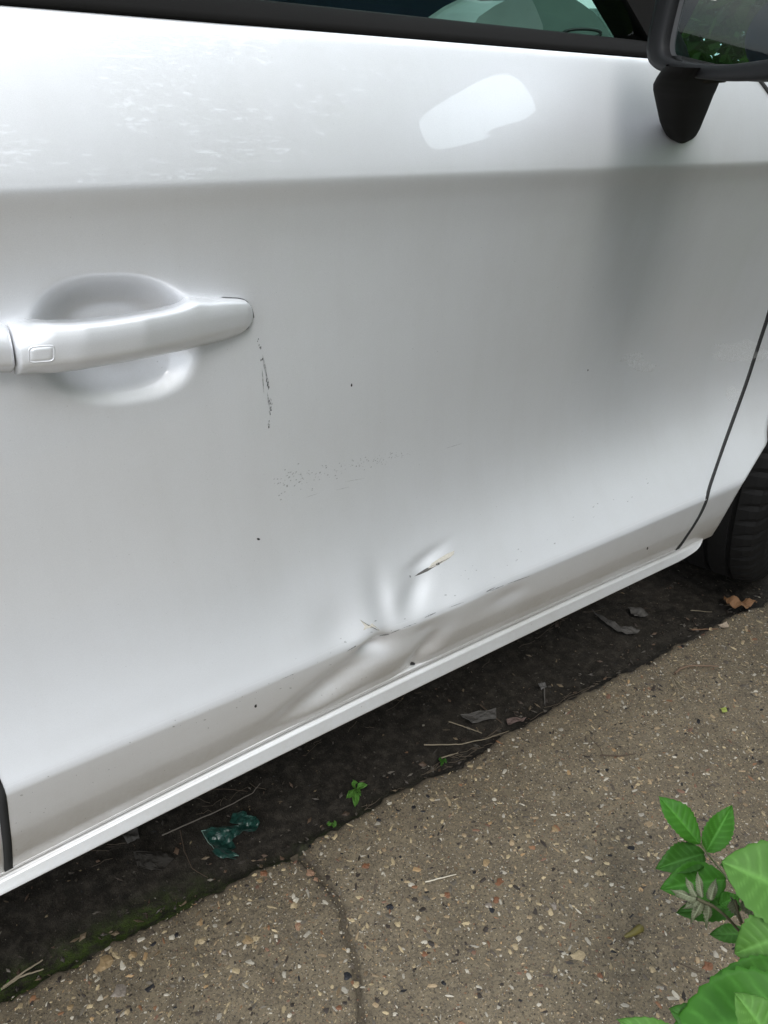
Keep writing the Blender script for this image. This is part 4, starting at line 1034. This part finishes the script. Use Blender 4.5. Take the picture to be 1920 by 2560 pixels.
# seed pod
pd_ = empty('seed_pod', atz(1582, 2334, .004)); 
V, F = tube_arrays([atz(a, b, .006) - np.array(pd_.location) for a, b in [(1560, 2343), (1568, 2339), (1580, 2334), (1592, 2326), (1602, 2320), (1607, 2317)]], [.0012, .0026, .0034, .0045, .0052, .002], 10)
np_mesh('husk', V, F, simple('olive_husk', (.12, .10, .025), .5, .4, var=.6), pd_)
V, F = tube_arrays([atz(a, b, .006) - np.array(pd_.location) for a, b in [(1556, 2347), (1562, 2342)]], [.0015, .0013], 6); np_mesh('stalk_end', V, F, TWIG, pd_)
tag(pd_, 'olive brown seed pod lying alone on the concrete left of the green plant', 'seed pod')

# ------------------------------------------------------------------ green plants
def leaf_mat(name, dark, light, rough=.48):
    s = NT(name)
    v = s.attr('vein').outputs['Fac']; n = s.noise(25, 4)
    c = s.mix(n, dark, light); c = s.mix(s.math('MULTIPLY', v, .60), c, tuple(min(1, x * 1.9 + .02) for x in light))
    c = s.mix(s.ramp(s.noise(300, 3), [(.4, 0), (.8, .3)]), c, dark)
    s.set(Base_Color=c, Roughness=rough, Specular_IOR_Level=.18, Normal=s.bump(s.noise(260, 3), .3, .0006))
    tl = s.n('ShaderNodeBsdfTranslucent'); s.l(s.mix(.5, c, (.25, .45, .05)), tl.inputs['Color'])
    mx = s.n('ShaderNodeMixShader'); mx.inputs[0].default_value = .28; s.l(s.b.outputs[0], mx.inputs[1]); s.l(tl.outputs[0], mx.inputs[2]); s.l(mx.outputs[0], s.out.inputs['Surface'])
    return s.m
LF = [leaf_mat('leaf_green', (.034, .130, .013), (.052, .180, .018)), leaf_mat('leaf_bright', (.064, .165, .028), (.092, .215, .040)), leaf_mat('leaf_dark', (.024, .085, .011), (.040, .130, .016))]
YOUNG = leaf_mat('leaf_young', (.095, .10, .055), (.20, .22, .14), .7)
def leaf(base, tip, width, nrm, m, parent, fold=.25, droop=.12, serr=.045, nv=8, name='leaflet', shape=.42, off=None):
    base, tip, nrm = [np.array(v, float) for v in (base, tip, nrm)]
    L = np.linalg.norm(tip - base); d = (tip - base) / L; nrm = nrm - d * nrm.dot(d); nrm /= np.linalg.norm(nrm); sd = np.cross(d, nrm)
    n, mm = 44, 17; V = []; vein = []
    for i in range(n):
        t = i / (n - 1)
        wd = math.sin(math.pi * t ** (math.log(.5) / math.log(shape))) ** .80 * (1 - .25 * t)
        wd *= .5 * width / .86
        tooth = 1 + serr * ((i % 4) / 3 - .5) * 2 * (1 if t < .93 else 0)
        for j in range(mm):
            s_ = (j / (mm - 1) - .5) * 2
            edge = abs(s_) ** 6
            ww = wd * s_ * (1 + (tooth - 1) * edge)
            q = (t * nv - abs(s_) * 1.25) % 1.0
            side_v = math.exp(-((q - .5) / .11) ** 2) * (1 - abs(s_) ** 4)
            mid = math.exp(-(s_ / .10) ** 2)
            hgt = fold * abs(ww) - L * droop * (t - .5) ** 2 * 1.6 - .0006 * side_v - .0009 * mid + .0018 * math.sin(t * 9 + s_ * 2.2) * abs(s_)
            V.append(base + d * L * (t + .03 * edge * (tooth - 1) * 6 * .1) + sd * ww + nrm * hgt); vein.append(max(.65 * side_v, mid))
    V = np.array(V)
    if off is not None: V = V - np.array(off)
    o = np_mesh(name, V, grid_faces(n, mm), m, parent); set_attr(o, 'vein', vein); o.modifiers.new('s', 'SOLIDIFY').thickness = .00025
    return o
def pleaf(b, t, wpx, db, dt, m, parent, nr=(0, -.25, 1), **k):
    B, T = atd(*b, db), atd(*t, dt); return leaf(B, T, wpx / FPX * (db + dt) / 2, np.array(nr, float) + (CAM - B) * .35, m, parent, off=parent.location, **k)
def pstem(pts, rad, m, parent, name='stem'):
    P = np.array([atd(a, b, d) for a, b, d in pts]) - np.array(parent.location); t = np.linspace(0, len(P) - 1, 10 * len(P)); P = np.array([np.interp(t, range(len(P)), P[:, k]) for k in range(3)]).T
    k5 = np.ones(7) / 7
    for c in range(3): P[3:-3, c] = np.convolve(P[:, c], k5, 'valid')
    return tube(name, P, np.linspace(rad, rad * .6, len(P)), m, parent, 8)
STEM = simple('green_stem', (.10, .12, .05), .5, .4); STEM2 = simple('brown_green_stem', (.07, .065, .035), .6, .3)
def dist_ground(px, py, z=0.0): return float((z - CAM[2]) / ray(px, py)[2])
# the weed whose lowest leaves lie over the concrete: stems rise beyond the right border of the picture
plantA = empty('weed', atz(2010, 2420, 0)); tag(plantA, 'green weed with pointed toothed leaflets leaning in from the right over the concrete', 'plant')
da = .90
pleaf((1752, 2110), (1650, 1990), 74, da, da + .015, LF[0], plantA, shape=.50, fold=.20, droop=.10)
pleaf((1766, 2130), (1832, 2012), 62, da, da + .015, LF[0], plantA, shape=.42, fold=.45)
pleaf((1764, 2131), (1642, 2170), 74, da, da - .02, LF[2], plantA, shape=.44, fold=.35, nr=(0, -.2, 1))
pleaf((1818, 2196), (1653, 2220), 96, da - .02, da - .03, LF[0], plantA, shape=.46, fold=.30)
pstem([(1752, 2108, da), (1765, 2131, da), (1790, 2160, da), (1820, 2197, da - .02), (1850, 2240, da - .02), (1905, 2330, da - .03), (2000, 2420, .92)], .0011, STEM, plantA)
plantB = empty('weed', atz(2040, 2500, 0)); tag(plantB, 'broad bright green weed leaves stacked up the right border', 'plant')
pleaf((2020, 2215), (1806, 2160), 140, .80, .80, LF[2], plantB, shape=.5, fold=.15, nr=(-.1, -.3, 1))
pleaf((2060, 2270), (1808, 2152), 200, .76, .78, LF[1], plantB, shape=.55, fold=.20, nr=(-.1, -.5, 1), nv=9)
pleaf((1990, 2330), (1836, 2384), 130, .74, .75, LF[1], plantB, shape=.50, fold=.20, nr=(0, -.5, 1))
pleaf((2050, 2480), (1780, 2447), 130, .72, .73, LF[0], plantB, shape=.5, fold=.18, nr=(0, -.5, 1), nv=9)
pleaf((2060, 2520), (1675, 2590), 230, .68, .70, LF[0], plantB, shape=.5, fold=.15, nr=(0, -.6, 1), nv=9)
pleaf((1960, 2640), (1840, 2480), 120, .64, .66, LF[1], plantB, shape=.5, fold=.18, nr=(0, -.6, 1))
pleaf((1760, 2640), (1545, 2546), 70, .69, .70, LF[1], plantB, shape=.5, fold=.15)
pleaf((1830, 2600), (1675, 2520), 90, .70, .71, LF[2], plantB, shape=.5, fold=.15)
pstem([(2020, 2215, .80), (2060, 2280, .78), (2080, 2400, .78), (2060, 2500, .85), (2040, 2500, .92)], .0016, STEM, plantB)
pstem([(1990, 2330, .74), (2060, 2360, .78), (2080, 2400, .78)], .0012, STEM, plantB)
pstem([(2050, 2480, .72), (2070, 2440, .76), (2080, 2400, .78)], .0012, STEM, plantB)
plantC = empty('weed', atz(1990, 2460, 0)); tag(plantC, 'young brownish shoot with folded silvery leaf tips in front of the green leaflets', 'plant')
dc = .80
hub = [(1742, 2240), (1752, 2245), (1760, 2252), (1778, 2262)]
for b, t, wv in [((1748, 2250), (1678, 2222), 22), ((1742, 2242), (1716, 2193), 18), ((1756, 2245), (1746, 2180), 20), ((1776, 2250), (1792, 2196), 22), ((1745, 2250), (1706, 2272), 18), ((1755, 2255), (1726, 2312), 22), ((1775, 2262), (1768, 2326), 20), ((1744, 2246), (1688, 2236), 16),
                 ((1835, 2250), (1862, 2310), 26), ((1860, 2250), (1900, 2308), 22)]:
    pleaf(b, t, wv, dc, dc + .008, YOUNG, plantC, fold=-.8, serr=.18, shape=.35, nv=10, name='young_leaf', droop=.2)
pstem([(1742, 2246, dc), (1762, 2256, dc), (1785, 2266, dc), (1820, 2295, dc), (1850, 2330, dc + .01), (1872, 2350, dc + .02), (1960, 2430, dc + .08), (1990, 2460, .93)], .0017, STEM2, plantC)
pstem([(1838, 2250, dc), (1846, 2290, dc), (1862, 2335, dc + .01), (1872, 2350, dc + .02)], .0013, STEM2, plantC)
pleaf((1860, 2262), (1690, 2280), 66, .88, .89, LF[2], plantC, shape=.5, fold=.2)
pleaf((1795, 2262), (1850, 2240), 40, .86, .86, LF[0], plantC, shape=.5, fold=.2)
pleaf((1880, 2335), (1775, 2335), 46, .90, .90, LF[2], plantC, shape=.5, fold=.2)
# seedlings on the soil strip
def seedling(px, py, leaves, label, m=LF[0]):
    p = gpt(px, py); e = empty('seedling', p); tag(e, label, 'seedling')
    for (tx, ty, wd, h) in leaves:
        T = atz(tx, ty, p[2] + h); leaf(p + np.array([0, 0, .006]), T, wd, (0, -.5, 1), m, e, off=e.location, serr=0, nv=4, fold=.25, name='leaf', shape=.6)
    V, F = tube_arrays([(0, 0, -.004), (0, 0, .007)], .0009, 6); np_mesh('stem', V, F, STEM, e); return e
seedling(888, 1978, [(884, 1951, .009, .022), (916, 1961, .010, .020), (868, 1994, .009, .012), (889, 2014, .011, .006), (902, 1985, .006, .016)], 'small bright seedling on the dark soil beside the slab edge', LF[1])
seedling(832, 2065, [(818, 2060, .006, .010), (840, 2058, .006, .012), (838, 2070, .006, .006)], 'tiny seedling tucked into the notch at the slab joint', LF[1])
seedling(1105, 1905, [(1098, 1898, .006, .010), (1116, 1904, .006, .010), (1104, 1914, .005, .006)], 'tiny dark seedling under the short straw', LF[2])
stick('grass_blade', [(-6, 2480), (10, 2468), (22, 2450)], .0016, LF[0], 'single green grass blade at the bottom left border', 'grass blade', h=.01)

# ------------------------------------------------------------------ what stands round about and shows only in paint, glass and mirror
CROWN = leaf_mat('crown_leaf', (.030, .060, .014), (.070, .115, .028)); BARK = simple('bark', (.10, .08, .06), .9, .2, bump=(12, .8, .01), var=.4)
def tree(label, x, y, h, r, n, zb_, seed, cat='tree', lsize=.09):
    rg = np.random.default_rng(seed); e = empty('tree', (x, y, -.05)); tag(e, label, cat, 'trees and bushes around the parked car')
    P = [(0, 0, 0), (.05, .03, h * .3), (-.06, .05, h * .6), (.02, 0, h * .85)]
    tube('trunk', P, [.022 * h, .018 * h, .012 * h, .005 * h], BARK, e, 10)
    nc = 46; c = rg.normal(0, 1, (nc, 3)); c /= np.linalg.norm(c, axis=1)[:, None]; c *= rg.uniform(.35, 1, (nc, 1)) ** .5
    c = c * np.array([r, r, (h - zb_) / 2]) + np.array([0, 0, (h + zb_) / 2])
    for k in range(7):
        q = c[k]; tube('limb', [(0, 0, h * rg.uniform(.3, .6)), tuple(q * np.array([.5, .5, .85])), tuple(q)], [.009 * h, .006 * h, .002 * h], BARK, e, 6)
    k = rg.integers(0, nc, n); R_ = r * rg.uniform(.18, .42, nc)
    p = rg.normal(0, .5, (n, 3)) * R_[k][:, None] + c[k]
    a = rg.normal(0, 1, (n, 3)); a /= np.linalg.norm(a, axis=1)[:, None]; b = np.cross(a, rg.normal(0, 1, (n, 3))); b /= np.linalg.norm(b, axis=1)[:, None]
    s_ = lsize * rg.uniform(.6, 1.3, (n, 1)); V = np.stack([p - a * s_, p + b * s_ * .45, p + a * s_, p - b * s_ * .45], 1).reshape(-1, 3)
    o = np_mesh('crown', V, np.arange(n * 4).reshape(-1, 4), CROWN, e, smooth=False); set_attr(o, 'vein', np.zeros(n * 4)); return e
tree('tall leafy tree across the pavement, level with the driver door', 1.2, -5.6, 6.0, 2.0, 5200, 1.8, 1, lsize=.11)
tree('tall leafy tree across the pavement, level with the front wheel', 3.4, -4.8, 5.9, 2.4, 5000, 1.8, 2, lsize=.11)
def hedge(label, x0, x1, y, h, th, n, seed):
    rg = np.random.default_rng(seed); e = empty('hedge', ((x0 + x1) / 2, y, -.05)); tag(e, label, 'hedge')
    L = (x1 - x0) / 2; box('branches', (0, 0, h * .46), (2 * L - .3, th * .6, h * .88), simple('hedge_core', (.018, .022, .010), .9, .1), e, .05)
    p = np.stack([rg.uniform(-L, L, n), rg.normal(0, th * .34, n), h * rg.uniform(0, 1.03, n) ** .8 + .10 * rg.normal(0, 1, n) * 0], -1); p[:, 2] += .12 * np.sin(p[:, 0] * 2.1) * (p[:, 2] > h * .85)
    a = rg.normal(0, 1, (n, 3)); a /= np.linalg.norm(a, axis=1)[:, None]; b = np.cross(a, rg.normal(0, 1, (n, 3))); b /= np.linalg.norm(b, axis=1)[:, None]; s_ = .08 * rg.uniform(.6, 1.3, (n, 1))
    V = np.stack([p - a * s_, p + b * s_ * .45, p + a * s_, p - b * s_ * .45], 1).reshape(-1, 3)
    o = np_mesh('foliage', V, np.arange(n * 4).reshape(-1, 4), CROWN, e, smooth=False); set_attr(o, 'vein', np.zeros(n * 4))
hedge('long leafy hedge across the pavement behind the photographer', -1.5, 13, -6.6, 2.2, 1.0, 17000, 77)
tree('leafy tree across the pavement ahead of the bumper', 6.3, -3.9, 7.0, 2.4, 3600, 1.6, 3, lsize=.13)
tree('small open tree leaning over the headlight side of the pavement', 3.7, -2.7, 4.8, 1.6, 2300, 2.0, 12, lsize=.08)
tree('tall tree further along the verge in front of the car', 10.5, -4.4, 8.0, 2.8, 3600, 1.6, 9, lsize=.15)
for k, (bx_, by_, bh_, br_, lab) in enumerate([(1.52, -.80, 1.15, .36, 'thick unseen weeds and bush shading the door, beside the front wheel, nearest the camera'), (1.25, -1.08, 1.6, .42, 'leafy unseen bush shading the door, just right of the photographer, above the weeds'), (2.05, -1.10, 2.2, .62, 'dense unseen bush shading the door, beside the front wing, next after the weedy one'), (2.95, -1.25, 2.3, .75, 'dense unseen bush shading the door, beside the headlight, further along the verge'),
                                         (4.2, -1.5, 1.6, .85, 'low unseen bush ahead of the bumper, beyond the first three bushes'), (5.8, -1.7, 1.7, 1.0, 'large unseen bush at the far end of the verge')]):
    tree(lab, bx_, by_, bh_, br_, 9000, .02, 50 + k, 'bush', .05)  # unseen bushes, the near ones tall and dense to keep sky off the door
tree('leafy tree beyond the fence on the far side', -1.0, 6.8, 5.5, 2.4, 13000, 1.0, 7)
tree('tree beyond the fence, further back', -5.0, 7.6, 6.0, 2.5, 13000, 1.0, 8)
# fence on the far side, seen through the cabin in the mirror
fen = empty('wooden_fence', (-2, 4.6, -.05)); tag(fen, 'weathered horizontal board fence beyond the far side of the car', 'fence')
WOOD = simple('weathered_wood', (.34, .31, .24), .8, .2, bump=(60, .5, .002), var=.3)
for k in range(9):
    for j in range(4): box('board', (-4.5 + j * 3.0, 0, .20 + k * .17), (2.98, .022, .155), WOOD, fen, .004)
for j in range(5): box('post', (-6.0 + j * 3.0, .06, .85), (.09, .09, 1.7), WOOD, fen, .006)
